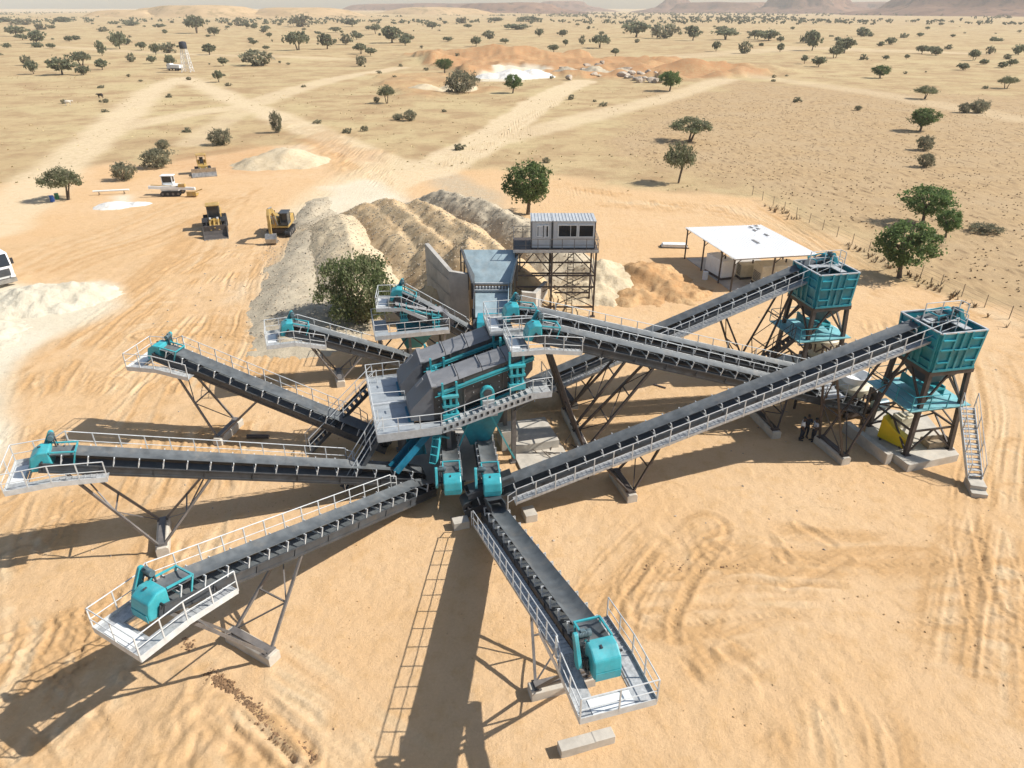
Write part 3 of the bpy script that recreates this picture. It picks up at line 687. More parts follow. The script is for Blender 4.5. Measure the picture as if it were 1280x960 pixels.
tA2,hA2=(24.6,43.8,1.5),(1.45,39.5,9.0)
conveyor('front one of the two parallel conveyors, feeding down onto the nearer screen',tA2,hA2,[dict(x=xalong(tA2,hA2,(4.6,40.1)),up=2.3,dn=-4.6,yb=1.1,w=.15,lab='under the front of the paired conveyors'),dict(x=xalong(tA2,hA2,(17.8,42.0)),up=1.5,dn=-1.2,yb=1.3,lab='beside the three people')],'tall footing of dusty concrete ',leg_mat=LEGB,walk=(2,None))
tA1,hA1=(24.8,46.9,1.5),(0.1,42.3,9.1)
conveyor('rear one of the two parallel conveyors, feeding down onto the farther screen',tA1,hA1,[dict(x=xalong(tA1,hA1,(4.1,43.1)),up=2.2,dn=-4.4,yb=1.1,w=.15,lab='under the rear of the paired conveyors')],'tall footing of dusty concrete ',leg_mat=LEGB,walk=(2,None))
tJ,hJ=(-2.4,54.2,1.7),(-9.0,53.6,6.0)
conveyor('short conveyor above the small scalping screen beside the thorny bush',tJ,hJ,[],walk=(1.2,None),idl=1.0)
conveyor('stub conveyor below the screens, right of the two teal head guards at the centre',(-1.9,39.4,1.4),(-1.15,32.95,2.45),[],platform=False,walk=None,ds=.72)
conveyor('stub conveyor in shadow below the screens with its teal head guard left of its twin',(-4.2,39.6,1.4),(-3.4,33.1,2.4),[],platform=False,walk=None,ds=.70)

# ---------------------------------------------------------------- VIBRATING SCREENS on their raised platform
SA=R(15); SO=Vector((-4.7,36.8,0)); sca,ssa=math.cos(SA),math.sin(SA)
def SL(x,y,z): return Vector((SO.x+x*sca-y*ssa, SO.y+x*ssa+y*sca, z))
def screen(label,loc,rz,k=1.0,z0=0.0):
    t=thing('vibrating_screen',label,'screen',loc,rz); Wd=1.95; V=lambda x,y,z:(x*k,y*k,z0+z*k)
    zb=lambda x:3.95+.365*x; ztp=lambda x:6.08+.275*x
    for y,dy in ((0,.05),(Wd,-.05)):
        mb=MB(); mb.prism([V(0,y,zb(0)),V(5.7,y,zb(5.7)),V(6.15,y,6.6),V(6.2,y,ztp(6.2)),V(0,y,ztp(0))],(0,dy*k,0))
        bl=MB()
        for i in range(11):
            for j in range(4):
                x=.35+i*.53; zc=zb(x)+(ztp(x)-zb(x))*(.14+.22*j); s=-1 if y==0 else 1
                if (i*3+j*5)%4: bl.box(V(x,y+s*.02,zc),(.05*k,.04,.05*k))
        for xx in (1.9,4.3):
            s=-1 if y==0 else 1; mb.bar(V(xx,y+s*.05,zb(xx)),V(xx,y+s*.05,ztp(xx)),.1,.08)
        sp_=mb.build('side_plate',PANELB,t); b_=bl.build('bolt_heads',GALV,sp_); b_['kind']='stuff'
        s=-1 if y==0 else 1
        mb=MB(); mb.bar(V(.3,y+s*.11,ztp(0)-.30),V(6.2,y+s*.11,ztp(6.2)-.30),.18*k,.12*k); mb.bar(V(.1,y+s*.17,ztp(0)-.48),V(6.2,y+s*.17,ztp(6.2)-.48),.06*k,.05*k); mb.bar(V(.3,y+s*.06,ztp(0)-.42),V(6.2,y+s*.06,ztp(6.2)-.42),.08*k,.2*k); mb.build('long_beam',TEAL,t,bevel=.015)
        for bx in (1.0,5.1):
            zz=zb(bx)+.55; mb=MB()
            for dx in (-.36,0,.36): mb.box(V(bx+dx,y+s*.24,zz+.42),(.14*k,.34*k,.5*k))
            mb.box(V(bx,y+s*.24,zz+.74),(1.0*k,.4*k,.14*k)); mb.box(V(bx,y+s*.24,zz+.14),(1.0*k,.4*k,.14*k))
            mb.box(V(bx,y+s*.2,zz-.62),(1.0*k,.5*k,.4*k))
            for dx in (-.42,.42): mb.box(V(bx+dx,y+s*.14,zz+1.1),(.12*k,.16*k,1.0*k))
            sb=mb.build('spring_bracket',TEAL,t)
            mb=MB()
            for dx in (-.3,0,.3): mb.tube(V(bx+dx,y+s*.26,zz-.42),V(bx+dx,y+s*.26,zz+.08),.1*k,10)
            mb.build('spring',TEALD,sb,True)
    # drive guard on near side
    ol=[]; c=(3.25,5.55)
    for i in range(11): a=PI*i/10; ol.append(V(c[0]+.42*math.cos(a),-.14,c[1]+.45*math.sin(a)))
    ol+= [V(c[0]-.42,-.14,4.62),V(c[0]+.42,-.14,4.62)]
    mb=MB(); mb.prism(ol,(0,-.3*k,0)); dg=mb.build('drive_guard',TEAL,t,bevel=.02)
    mb=MB(); mb.tube(V(c[0],-.42,c[1]+.05),V(c[0],-.5,c[1]+.05),.27*k,16); mb.build('flywheel',FRAME,dg,True)
    mb=MB(); mb.prism([V(c[0]-.36,-.42,4.5),V(c[0]+.36,-.42,4.5),V(c[0]+.36,-.52,5.2),V(c[0]-.36,-.52,5.2)],(0,-.16*k,0)); mb.rbox(V(c[0]-.5,-.85,4.2),V(c[0]+.5,-.4,4.5)); mb.build('motor_guard',GALV,t)
    # cover of several sheets with raised centre
    edges=[0,1.6,3.05,4.5,6.05]
    for a,b in zip(edges[:-1],edges[1:]):
        mb=MB(); g=.02; h=.16
        pr=[(-.06,.0),(.35,h),(Wd-.35,h),(Wd+.06,0)]
        mb.prism([V(a+g,y,ztp(a+g)+.03+z) for y,z in pr],Vector(V(b-g,0,ztp(b-g)))-Vector(V(a+g,0,ztp(a+g))))
        mb.bar(V(b-g-.05,.2,ztp(b)+.2),V(b-g-.05,Wd-.2,ztp(b)+.2),.06*k,.05*k)
        mb.build('cover_sheet',COVER if a>0 else COVER,t)
    # discharge hood at the low end
    prof=[(0.05,6.18),(-.06,6.22),(-1.4,4.85),(-1.4,4.15),(0.0,3.98)]
    mb=MB(); mb.prism([V(x,-.07,z) for x,z in prof],(0,(Wd+.14)*k,0)); hd=mb.build('discharge_hood',SHELL,t,bevel=.015)
    mb=MB(); mb.bar(V(.1,-.09,6.24),V(.1,Wd+.09,6.24),.3*k,.10*k); mb.bar(V(-.85,1.1,5.82),V(-.4,1.1,6.28),.28*k,.06*k); mb.build('hood_flange',COVER,hd)
    mb=MB(); mb.rbox(V(-1.53,.1,3.35),V(-1.2,Wd-.1,4.12)); mb.build('discharge_lip',TEALB,t)
    return t
screen('nearer of the two big charcoal vibrating screens, fully facing the viewer',SO,SA)
q=SL(-.15,3.45,0); screen('farther of the two big charcoal vibrating screens, half hidden behind its twin',q,SA)
def staircase(label,foot,top,width=.85,mt=GALV,railm=RAIL,treads=None,stringer=FRAME):
    foot=Vector(foot); top=Vector(top); d=Vector((top.x-foot.x,top.y-foot.y,0)); L=d.length; hz=math.atan2(d.y,d.x)
    t=thing('steel_staircase',label,'staircase',(foot.x,foot.y,0),hz); H0,H1=foot.z,top.z
    mb=MB()
    for s in (-1,1): mb.bar((0,s*width/2,H0),(L,s*width/2,H1),.05,.26)
    mb.build('stringer',stringer,t)
    k=treads or max(4,round((H1-H0)/.24))
    for i in range(k):
        mb=MB(); u=(i+.7)/k; mb.box((L*u,0,H0+(H1-H0)*u+.03),(.27,width-.08,.035)); 
        if i==0: me=mb.mesh('tread',mt); base=(L*u,H0+(H1-H0)*u+.03)
        if i==0: o=bpy.data.objects.new('tread',me); 
        else: o=bpy.data.objects.new('tread',me)
        COL.objects.link(o); o.parent=t; o.location=(L*u-base[0],0,H0+(H1-H0)*u+.03-base[1])
    for s in (-1,1):
        mb=MB(); rail(mb,[(0,s*width/2,H0+.05),(L,s*width/2,H1+.05)],1.0,1.5); mb.build('handrail',railm,t)
    return t
tp=thing('screen_platform','grey steel platform on legs carrying both vibrating screens','platform',SO,SA)
def loc(name,mb,mt,**k): return mb.build(name,mt,tp,**k)
mb=MB(); mb.rbox((-3.5,-1.0,3.92),(-1.25,6.4,4.0)); 
for i in range(7): mb.rbox((-3.48,-.99+i*1.0,4.004),(-1.3,-.96+i*1.0,4.015))
loc('deck',mb,DECK)
mb=MB(); mb.rbox((-3.53,-1.02,3.62),(-3.5,6.42,4.12)); mb.rbox((-3.5,-1.03,3.55),(.3,-1.0,4.08)); mb.rbox((-3.5,6.4,3.62),(-1.2,6.43,4.12)); mb.rbox((-3.5,2.52,4.002),(-1.3,2.72,4.12)); mb.bar((.3,-1.02,3.82),(5.9,-1.02,5.32),.03,.5); mb.rbox((5.9,-1.03,5.1),(7.1,-1.0,5.5))
loc('skirting',mb,GALV)
mb=MB(); mb.rbox((-1.25,-1.0,3.82),(.3,-.12,3.9)); loc('deck',mb,DECK)
mb=MB(); mb.bar((.3,-.56,3.86),(5.9,-.56,5.36),.84,.05)
for i in range(15):
    u=(i+.5)/15; mb.box((.3+5.6*u,-.56,3.9+1.5*u+.03),(.2,.82,.06))
loc('stepped_walkway',mb,GALV)
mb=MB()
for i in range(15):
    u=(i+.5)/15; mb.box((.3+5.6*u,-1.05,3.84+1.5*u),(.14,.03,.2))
loc('painted_step_shade',mb,BLACK)  # solid black blocks put in as the shade between the steps
mb=MB(); mb.rbox((5.9,-1.0,5.32),(7.1,1.2,5.38)); loc('landing',mb,GRATE)
mb=MB(); rail(mb,[(-1.25,6.4,4.0),(-3.5,6.4,4.0),(-3.5,-1.0,4.0),(.3,-1.0,3.9),(5.9,-1.0,5.36),(7.1,-1.0,5.38),(7.1,1.2,5.38)],1.05,1.3); rail(mb,[(-3.5,2.62,4.1),(-1.4,2.62,3.98)],.8,1.8,mid=False); loc('handrail',mb,RAIL)
mb=MB(); rail(mb,[(-1.25,6.0,3.9),(5.8,6.0,5.6)],1.05,1.3); mb.bar((-1.25,5.85,3.86),(5.8,5.85,5.56),.5,.05); loc('rear_walkway',mb,GALV)
for y in (.1,2.3,3.4,5.6):
    for x,z in ((-1.9,3.8),(.85,4.0),(5.0,5.3)):
        mb=MB(); mb.box((x,y,z/2),(.24,.06,z)); mb.box((x,y-.12,z/2),(.26,.03,z)); mb.box((x,y+.12,z/2),(.26,.03,z)); mb.box((x,y,.05),(.5,.5,.1)); loc('leg',mb,LEGG)
for y in (.1,2.3,3.4,5.6):
    mb=MB(); mb.bar((-3.0,y,3.7),(.85,y,3.85),.14,.24); mb.bar((.85,y,3.85),(6.0,y,5.6),.14,.26); loc('main_beam',mb,FRAME)
mb=MB()
for x,z in ((-1.9,3.6),(.85,3.8),(5.0,5.0)): mb.bar((x,-1.0,z),(x,6.0,z),.12,.22)
loc('cross_beam',mb,FRAME)
for a,b in (((.85,-.05,.4),(2.4,-.1,4.3)),((5.0,-.1,.4),(3.2,-.1,4.5)),((.85,-.1,2.6),(-1.3,-.2,3.7)),((5.0,5.7,.4),(3.2,5.7,4.5)),((5.0,-.1,3.9),(6.7,-.7,5.3))):
    mb=MB(); mb.bar(a,b,.1,.1); loc('brace',mb,TEAL if a[1]<1 and b[0]<6 else LEGG)
def cone_hopper(label,x0,x1,y0,y1,zt0,zt1,bx0,bx1,by0,by1,zb,mt=TEALD):
    t=thing('collecting_hopper',label,'hopper',SO,SA); A=[(x0,y0,zt0),(x1,y0,zt1),(x1,y1,zt1),(x0,y1,zt0)]; B=[(bx0,by0,zb),(bx1,by0,zb),(bx1,by1,zb),(bx0,by1,zb)]
    for i in range(4):
        j=(i+1)%4; mb=MB(); mb.add([A[i],A[j],B[j],B[i]],[(0,1,2,3)]); o=mb.build('hopper_wall',mt,t); s=o.modifiers.new('thick','SOLIDIFY'); s.thickness=.03
    mb=MB()
    for i in range(4): mb.bar(A[i],A[(i+1)%4],.1,.12); mb.bar(B[i],B[(i+1)%4],.08,.1)
    mb.build('rim',mt,t)
cone_hopper('teal funnel under the nearer screen above the central stub conveyor',1.3,5.0,.0,2.35,4.0,5.3,2.3,3.5,.6,1.6,1.5)
cone_hopper('teal funnel under the farther screen, mostly in shadow',1.2,4.9,3.3,5.65,4.0,5.3,2.0,3.2,3.9,4.9,1.5)
def chute(label,a,b,w,h,mt,open_=False):
    a=Vector(a); b=Vector(b); d=(b-a); t=thing('discharge_chute',label,'chute',(a.x,a.y,0)); o=Vector((a.x,a.y,0))
    y=Vector((0,0,1)).cross(d.normalized()).normalized(); n=d.normalized().cross(y)
    mb=MB(); mb.bar(a-o,b-o,w,.04); mb.build('chute_floor',mt,t)
    for s in (-1,1):
        mb=MB(); mb.bar(a-o+y*s*w/2+n*h/2,b-o+y*s*w/2+n*h/2,.04,h); mb.build('chute_side',mt,t)
    if open_:
        for u in (.1,.4,.7,1): p=a.lerp(b,u)-o+n*h; mb=MB(); mb.bar(p-y*w/2,p+y*w/2,.08,.06); mb.build('chute_strap',mt,t)
chute('blue teal trough slanting down from the platform towards the lower left conveyors',SL(-.2,-.1,3.4),SL(-2.6,-.9,1.3),.7,.5,TEALB)
chute('short open teal chute with straps below the nearer screen',SL(.1,-.6,3.2),SL(-.3,-1.2,1.7),.42,.3,TEAL,True)
chute('blue chute feeding the conveyor behind the front staircase',SL(-2.2,3.5,3.5),(-8.3,39.7,1.9),1.3,.7,TEALB)
chute('dark teal chute under the platform feeding the level conveyor',SL(-1.4,.9,3.3),(-5.9,36.5,1.6),1.0,.6,TEALD)
staircase('dark steel staircase with pale rails in front of the screen platform',(-10.1,34.6,.35),(-7.75,35.9,3.9),.9,FRAME)
staircase('dark narrow staircase descending behind the platform past the middle left conveyor',(-13.4,39.3,.2),(-9.15,41.9,3.9),.8,FRAME)
def slab(label,poly,z,name='concrete_slab',mt=CONC,h0=-.2,cat='slab',bev=.02):
    c=Vector((sum(p[0] for p in poly)/len(poly),sum(p[1] for p in poly)/len(poly),0)); mb=MB(); mb.prism([(p[0]-c.x,p[1]-c.y,h0) for p in poly],(0,0,z-h0))
    o=mb.build(name,mt,None,bevel=bev); o.location=c; return tag(o,label,cat)
def rect(c,lx,ly,a): 
    ca,sa=math.cos(a),math.sin(a); return [(c[0]+x*ca-y*sa,c[1]+x*sa+y*ca) for x,y in ((-lx/2,-ly/2),(lx/2,-ly/2),(lx/2,ly/2),(-lx/2,ly/2))]
slab('pale concrete pad beside the right legs of the screen platform',rect((1.5,40.2),3.4,6.2,SA),.16)
slab('dusty concrete strip under the left legs of the screen platform',rect((-4.6,38.9),4.6,6.6,SA),.12,mt=CONCD)
slab('upright concrete block beneath the teal funnel of the nearer screen',rect((-.3,40.1),1.1,1.3,SA),1.5,'concrete_block',cat='block')
slab('long concrete plinth wall crossing the pad right of the screens',rect((1.6,39.5),3.0,.5,SA),.75,'concrete_block',cat='block')
slab('low concrete block at the tail of the long front conveyor',rect((-2.9,31.7),.9,.6,.3),.5,'concrete_block',cat='block')
slab('concrete block beside the foot of the walkway of the long front conveyor',rect((1.0,32.5),.7,.9,.3),.5,'concrete_block',cat='block')
mb=MB(); mb.prism([(-1.15,-.24,-.03),(1.15,-.24,-.03),(1.15,-.24,.42),(.3,-.24,.44),(.27,-.24,.42),(-1.15,-.24,.45)],(0,.48,0)); o=mb.build('concrete_beam',CONC,None,bevel=.03); o.location=(2.95,18.2,0); o.rotation_euler=(.0,0,R(17)); tag(o,'loose pale concrete beam lying on the sand at the bottom of the picture','concrete beam')
mb=MB(); mb.bar((-.5,0,.06),(.5,.1,.06),.14,.1); o=mb.build('steel_offcut',LEGB); o.location=G(824,484); o.rotation_euler=(0,0,R(-40)); tag(o,'short dark steel offcut on the sand under the paired conveyors','steel offcut')
mb=MB(); mb.tube((-.75,0,.16),(.75,0,.16),.15,10); mb.bar((-.5,.2,-.05),(-.5,.2,.0),.05); o=mb.build('steel_roller',LEGB,smooth=True); o.location=G(323,548); tag(o,'brown steel pipe section lying on sand behind the level conveyor rails','pipe')

# scalping screen module
DO=Vector((-9.6,51.7,0)); DA=R(14)
q=DO+Vector((math.cos(DA)*4.3-math.sin(DA)*1.9,math.sin(DA)*4.3+math.cos(DA)*1.9,0)); screen('small scalping screen on its own stand near the thorny bush',q,DA+PI,.62,.35)
t=thing('screen_stand','small grey platform and legs carrying the scalping screen','platform',DO,DA)
mb=MB(); mb.rbox((-1.3,-.6,3.0),(-.2,2.9,3.08)); mb.rbox((-.2,-.6,3.0),(4.6,.2,3.08)); mb.build('deck',DECK,t)
mb=MB(); mb.rbox((-1.33,-.6,2.85),(-1.3,2.9,3.2)); mb.rbox((-1.3,-.63,2.85),(4.6,-.6,3.2)); mb.build('skirting',GALV,t)
mb=MB(); rail(mb,[(-.2,2.9,3.08),(-1.3,2.9,3.08),(-1.3,-.6,3.08),(4.6,-.6,3.08)],1.05,1.2); mb.build('handrail',RAIL,t)
for x in (-.9,1.4,4.2):
    for y in (-.3,2.5): mb=MB(); mb.bar((x,y,0),(x,y,3.0),.2,.2); mb.build('leg',LEGG,t)
mb=MB()
for y in (-.3,2.5): mb.bar((-.9,y,.3),(1.4,y,2.9),.1,.1); mb.bar((4.2,y,.3),(1.4,y,2.9),.1,.1); mb.bar((-1.2,y,2.88),(4.5,y,2.88),.14,.2)
mb.build('brace',FRAME,t)
def tri_hopper(label,loc,rz,x0,x1,y0,y1,zt,bx0,bx1,by0,by1,zb,mt):
    t=thing('collecting_hopper',label,'hopper',loc,rz); A=[(x0,y0,zt),(x1,y0,zt),(x1,y1,zt),(x0,y1,zt)]; B=[(bx0,by0,zb),(bx1,by0,zb),(bx1,by1,zb),(bx0,by1,zb)]
    for i in range(4):
        j=(i+1)%4; mb=MB(); mb.add([A[i],A[j],B[j],B[i]],[(0,1,2,3)]); o=mb.build('hopper_wall',mt,t); s=o.modifiers.new('thick','SOLIDIFY'); s.thickness=.03
    mb=MB()
    for i in range(4): mb.bar(A[i],A[(i+1)%4],.1,.12)
    mb.build('rim',mt,t); return t
tri_hopper('dark teal funnel under the scalping screen in the shade',DO,DA,.6,3.6,.2,2.2,2.9,1.2,2.4,.7,1.6,1.3,TEALD)
# ---------------------------------------------------------------- STORAGE HOPPERS on legs
def storage_hopper(label,loc,rz,flip=False):
    t=thing('storage_hopper',label,'hopper',loc,rz); w,dp=2.95,3.3; z0,z1=6.45,8.95
    fl=.12 # slight outward flare
    def wall(A,B,name='bin_wall'):
        # A,B bottom corners; builds a ribbed wall leaning outward
        A=Vector(A);B=Vector(B); d=(B-A).normalized(); n=Vector((d.y,-d.x,0)); U=Vector((0,0,1))
        mb=MB(); a1=A-d*fl+n*fl+U*(z1-z0); b1=B+d*fl+n*fl+U*(z1-z0)
        mb.add([A,B,b1,a1],[(0,1,2,3)]); o=mb.build(name,TEALD,t); s=o.modifiers.new('thick','SOLIDIFY'); s.thickness=.03; s.offset=1
        L=(B-A).length; mb=MB()
        for u in (.04,.33,.5,.67,.96):
            p=A.lerp(B,u)+n*.06; q=a1.lerp(b1,u)+n*.06; mb.bar(p,q,.13,.09,up=tuple(n))
        mb.bar(A+n*.07,B+n*.07,.12,.14)
        for u0,u1,hs in ((.05,.31,(.22,.56,.82)),(.36,.64,(.55,)),(.69,.95,(.22,.56,.82))):
            for h in hs: p=A.lerp(B,u0).lerp(a1.lerp(b1,u0),h)+n*.09; q=A.lerp(B,u1).lerp(a1.lerp(b1,u1),h)+n*.09; mb.bar(p,q,.16,.07)
        mb.build('wall_ribs',TEALD,o)
        return a1,b1
    C=[(0,0,z0),(w,0,z0),(w,dp,z0),(0,dp,z0)]; tops=[]
    for i in range(4): tops.append(wall(C[i],C[(i+1)%4])[0])
    mb=MB()
    for i in range(4): mb.bar(tops[i],tops[(i+1)%4],.12,.08)
    mb.build('rim',GALV,t)
    # pyramid bottom
    B=[(w*.3,dp*.3,5.0),(w*.7,dp*.3,5.0),(w*.7,dp*.7,5.0),(w*.3,dp*.7,5.0)]; mb=MB(); mb.loft([[(x,y,z-.02) for x,y,z in C],B]); mb.build('bin_bottom',FRAME,t)
    mb=MB(); mb.rbox((-.1,-.1,z0-.35),(w+.1,.15,z0-.06)); mb.rbox((-.1,dp-.15,z0-.35),(w+.1,dp+.1,z0-.06)); mb.rbox((-.1,.153,z0-.35),(.15,dp-.153,z0-.06)); mb.rbox((w-.15,.153,z0-.35),(w+.1,dp-.153,z0-.06)); mb.build('ring_beam',LEGB,t)
    legs=[((.1,.1),(-.15,-.2)),((w-.1,.1),(w+.15,-.2)),((w-.1,dp-.1),(w+.15,dp+.2)),((.1,dp-.1),(-.15,dp+.2))]
    for (a,b) in legs:
        mb=MB(); p=Vector((*a,z0-.35)); q=Vector((*b,.5)); mb.bar(p,q,.26,.26); mb.box(q+Vector((0,0,.03)),(.5,.5,.06)); mb.build('leg',LEGB,t)
    def lp(i,z): a,b=legs[i]; u=(z0-.35-z)/(z0-.85); return Vector((a[0]+(b[0]-a[0])*u,a[1]+(b[1]-a[1])*u,z))
    for i in range(4):
        j=(i+1)%4; mb=MB(); m=lp(i,6.0).lerp(lp(j,6.0),.5)
        mb.bar(lp(i,4.0),m,.12,.12); mb.bar(lp(j,4.0),m,.12,.12)
        mb.bar(lp(i,3.7),lp(j,3.7),.14,.2); mb.bar(lp(i,2.2),lp(j,2.2),.1,.12)
        m2=lp(i,2.2).lerp(lp(j,2.2),.5); mb.bar(lp(i,.6),m2,.1,.1); mb.bar(lp(j,.6),m2,.1,.1)
        if i in (1,3): mb.bar(lp(i,2.3),lp(j,3.6),.08,.08)
        mb.build('brace',LEGB,t)
    mb=MB(); mb.rbox((-.9,-.35,3.81),(w+.5,dp+.6,3.88)); mb.build('deck',LTEAL,t)
    mb=MB(); rail(mb,[(w+.5,dp+.6,3.88),(-.9,dp+.6,3.88),(-.9,-.35,3.88),(w*.55,-.35,3.88)],1.0,1.4); mb.build('deck_handrail',TEALD,t)
    mb=MB(); mb.box((w*.5,dp*.55,4.45),(1.5,2.3,.12),Matrix.Rotation(R(-8),3,'X')); mb.prism([(w*.5-.75,dp*.55-1.1,4.1),(w*.5-.75,dp*.55+1.1,4.4),(w*.5-.75,dp*.55+1.1,4.95),(w*.5-.75,dp*.55-1.1,4.75)],(.06,0,0)); mb.prism([(w*.5+.7,dp*.55-1.1,4.1),(w*.5+.7,dp*.55+1.1,4.4),(w*.5+.7,dp*.55+1.1,4.95),(w*.5+.7,dp*.55-1.1,4.75)],(.06,0,0)); mb.build('feeder_tray',TEAL,t)
    mb=MB(); mb.tube((w*.5-.4,dp*.5,4.15),(w*.5+.4,dp*.5,4.15),.22,12); mb.build('feeder_motor',MOTOR,t,True)
    mb=MB(); mb.rbox((.2,dp*.42,z1+.02),(w-.2,dp*.62,z1+.07)); mb.rbox((w*.55,.1,z1+.02),(w*.72,dp*.42,z1+.07)); mb.build('top_walkway',GRATE,t)
    mb=MB(); rail(mb,[(.3,dp*.62,z1+.07),(w-.2,dp*.62,z1+.07),(w-.2,dp*.42,z1+.07)],1.0,1.4); rail(mb,[(w*.55,.15,z1+.05),(w*.55,dp*.4,z1+.05)],.9,1.2); mb.build('top_handrail',RAIL,t)
    return t
H1=Vector((25.45,38.45,0)); H2=Vector((22.25,48.75,0)); HA=R(12)
storage_hopper('nearer teal steel storage hopper on brown legs at the right',H1,HA)
storage_hopper('farther teal steel storage hopper standing beside the white shed roof',H2,HA)
slab('long concrete plinth with raised edge under the nearer teal hopper',[(23.9,40.9),(24.95,37.0),(28.8,38.2),(29.3,43.2),(26,44.5)],.55,'concrete_plinth',cat='plinth')
slab('concrete plinth under the farther teal hopper',[(21.4,48.2),(25.6,48.9),(25.6,53.5),(21.2,53.0)],.5,'concrete_plinth',cat='plinth')
slab('narrow concrete kerb along the left edge of the near hopper plinth',rect((23.6,39.9),.45,4.2,R(15)),.8,'concrete_kerb',cat='kerb')
staircase('grey metal staircase leading up to the deck of the nearer teal hopper',(28.25,35.55,.55),(28.45,38.5,3.85),.85,GALV,GALV,stringer=GALV)
staircase('brown metal staircase leading up to the deck of the farther teal hopper',(17.6,49.6,.2),(21.3,49.2,3.8),.8,LEGB,LEGB,stringer=LEGB)
slab('two stepped concrete blocks at the foot of the near hopper staircase',rect((28.22,35.3),1.1,.9,R(75)),.55,'concrete_steps',cat='steps')
slab('lower concrete step block on the sand at the very foot of the near hopper staircase',rect((28.05,34.62),.55,.9,R(75)),.28,'concrete_steps',cat='steps')
# yellow guard box on plinth
t=thing('drive_cover','bright yellow tilted drive cover on the near hopper plinth','machine guard',(25.15,39.6,.55),R(-52))
mb=MB(); mb.prism([(-.95,-.32,.15),(.85,-.32,.05),(.98,-.32,.75),(.2,-.32,1.0),(-.9,-.32,1.75)],(0,.64,0)); mb.build('cover_body',YELLOW,t,bevel=.05)
mb=MB()
for x in (-.7,.6): mb.box((x,0,.07),(.12,.7,.14))
mb.build('foot',LEGB,t)
# crushers
def cone_crusher(label,loc,rz,body=CREAM):
    t=thing('cone_crusher',label,'crusher',loc,rz)
    def lathe(pr,n=24): 
        return [[(r*math.cos(2*PI*k/n),r*math.sin(2*PI*k/n),z) for k in range(n)] for r,z in pr]
    mb=MB(); mb.loft(lathe([(.95,.7),(1.0,1.0),(.8,1.3),(.85,1.7),(1.15,1.9),(1.15,2.1)])); mb.build('body',body,t,True)
    mb=MB(); mb.loft(lathe([(1.22,2.1),(1.25,2.35),(1.1,2.5),(1.0,2.6)])); mb.build('bowl_ring',body,t,True)
    for k in range(12):
        a=2*PI*k/12; o=inst('spring_bolt',mb_bolt,t,(1.15*math.cos(a),1.15*math.sin(a),1.75))
    mb=MB(); mb.loft(lathe([(.9,2.6),(1.0,3.1),(.93,3.1),(.6,2.62)])); mb.build('feed_funnel',WHITE,t,True)
    mb=MB(); mb.tube((-1.0,0,1.0),(-2.2,0,1.0),.18,12); mb.tube((-2.0,0,1.0),(-2.25,0,1.0),.62,20); mb.build('flywheel',FRAME,t,True)
    mb=MB(); mb.rbox((-2.7,-1.1,.25),(1.2,-.85,.7)); mb.rbox((-2.7,.85,.25),(1.2,1.1,.7)); mb.rbox((-2.7,-.848,.3),(-2.4,.848,.6)); mb.build('base_frame',LEGB,t)
    mb=MB(); mb.tube((-2.2,1.2,.95),(-1.1,1.2,.95),.36,14); mb.rbox((-2.1,1.0,.45),(-1.2,1.4,.62)); mb.build('motor',MOTOR,t,True)
    mb=MB(); mb.rbox((-1.6,-1.25,1.2),(1.4,-.95,1.26)); rail(mb,[(-1.6,-1.25,1.26),(1.4,-1.25,1.26)],1.0,1.3); mb.build('service_walkway',GRATE,t)
    return t
_b=MB(); _b.tube((0,0,-.35),(0,0,.45),.07,8); mb_bolt=_b.mesh('spring_bolt',LEGB)
cone_crusher('cream coloured cone crusher in the gap between the two teal hoppers',(24.3,44.6,.0),R(200))
cone_crusher('cream coloured cone crusher with white funnel below the farther hopper',(25.3,52.6,.0),R(190))
t=thing('crusher_platform','cluttered grey service platform over the crusher beside the nearer hopper','platform',(22.6,43.6,0),R(12))
mb=MB()
for x in (-1.6,1.8):
    for y in (-1.2,1.8): mb.bar((x,y,0),(x,y,3.0),.14,.14)
mb.build('leg',LEGB,t)
mb=MB(); mb.rbox((-1.8,-1.4,2.5),(-.2,2.0,2.56)); mb.rbox((-.2,1.0,2.5),(2.0,2.0,2.56)); mb.build('deck',GRATE,t)
mb=MB(); rail(mb,[(-.2,-1.4,2.56),(-1.8,-1.4,2.56),(-1.8,2.0,2.56),(2.0,2.0,2.56)],1.0,1.2); mb.build('handrail',GALV,t)
mb=MB()
for i in range(6): mb.bar((-1.7,-1.1+.45*i,2.64+.02*i),(-.5+.1*i,-1.2+.5*i,2.66+.02*i),.12,.08)
o=mb.build('stacked_bars',GALV); o.location=(22.6,43.6,0); o.rotation_euler=(0,0,R(12)); o.name='steel_bars'; tag(o,'bundle of pale steel bars on the crusher service platform','steel bars')
mb=MB(); mb.rbox((-.9,-.45,0),(.9,.45,.08)); mb.rbox((-.9,-.45,.08),(.9,-.4,.4)); mb.rbox((-.9,.4,.08),(.9,.45,.4)); mb.rbox((-.9,-.398,.08),(-.85,.398,.4)); mb.rbox((.85,-.398,.08),(.9,.398,.4))
o=mb.build('wooden_crate',WOOD); o.location=(27.9,39.4,.57); o.rotation_euler=(0,0,R(10)); tag(o,'open wooden crate on the right end of the near hopper plinth','crate')
mb=MB(); mb.box((0,0,.35),(1.2,.9,.7)); mb.box((0,0,.76),(.7,.6,.14)); mb.tube((.3,0,.7),(.3,0,1.1),.08,8); o=mb.build('oil_tank_unit',CREAM,bevel=.03); o.location=(27.0,42.0,.56); o.rotation_euler=(0,0,R(12)); tag(o,'cream lubrication unit on the plinth behind the yellow cover','machine unit')
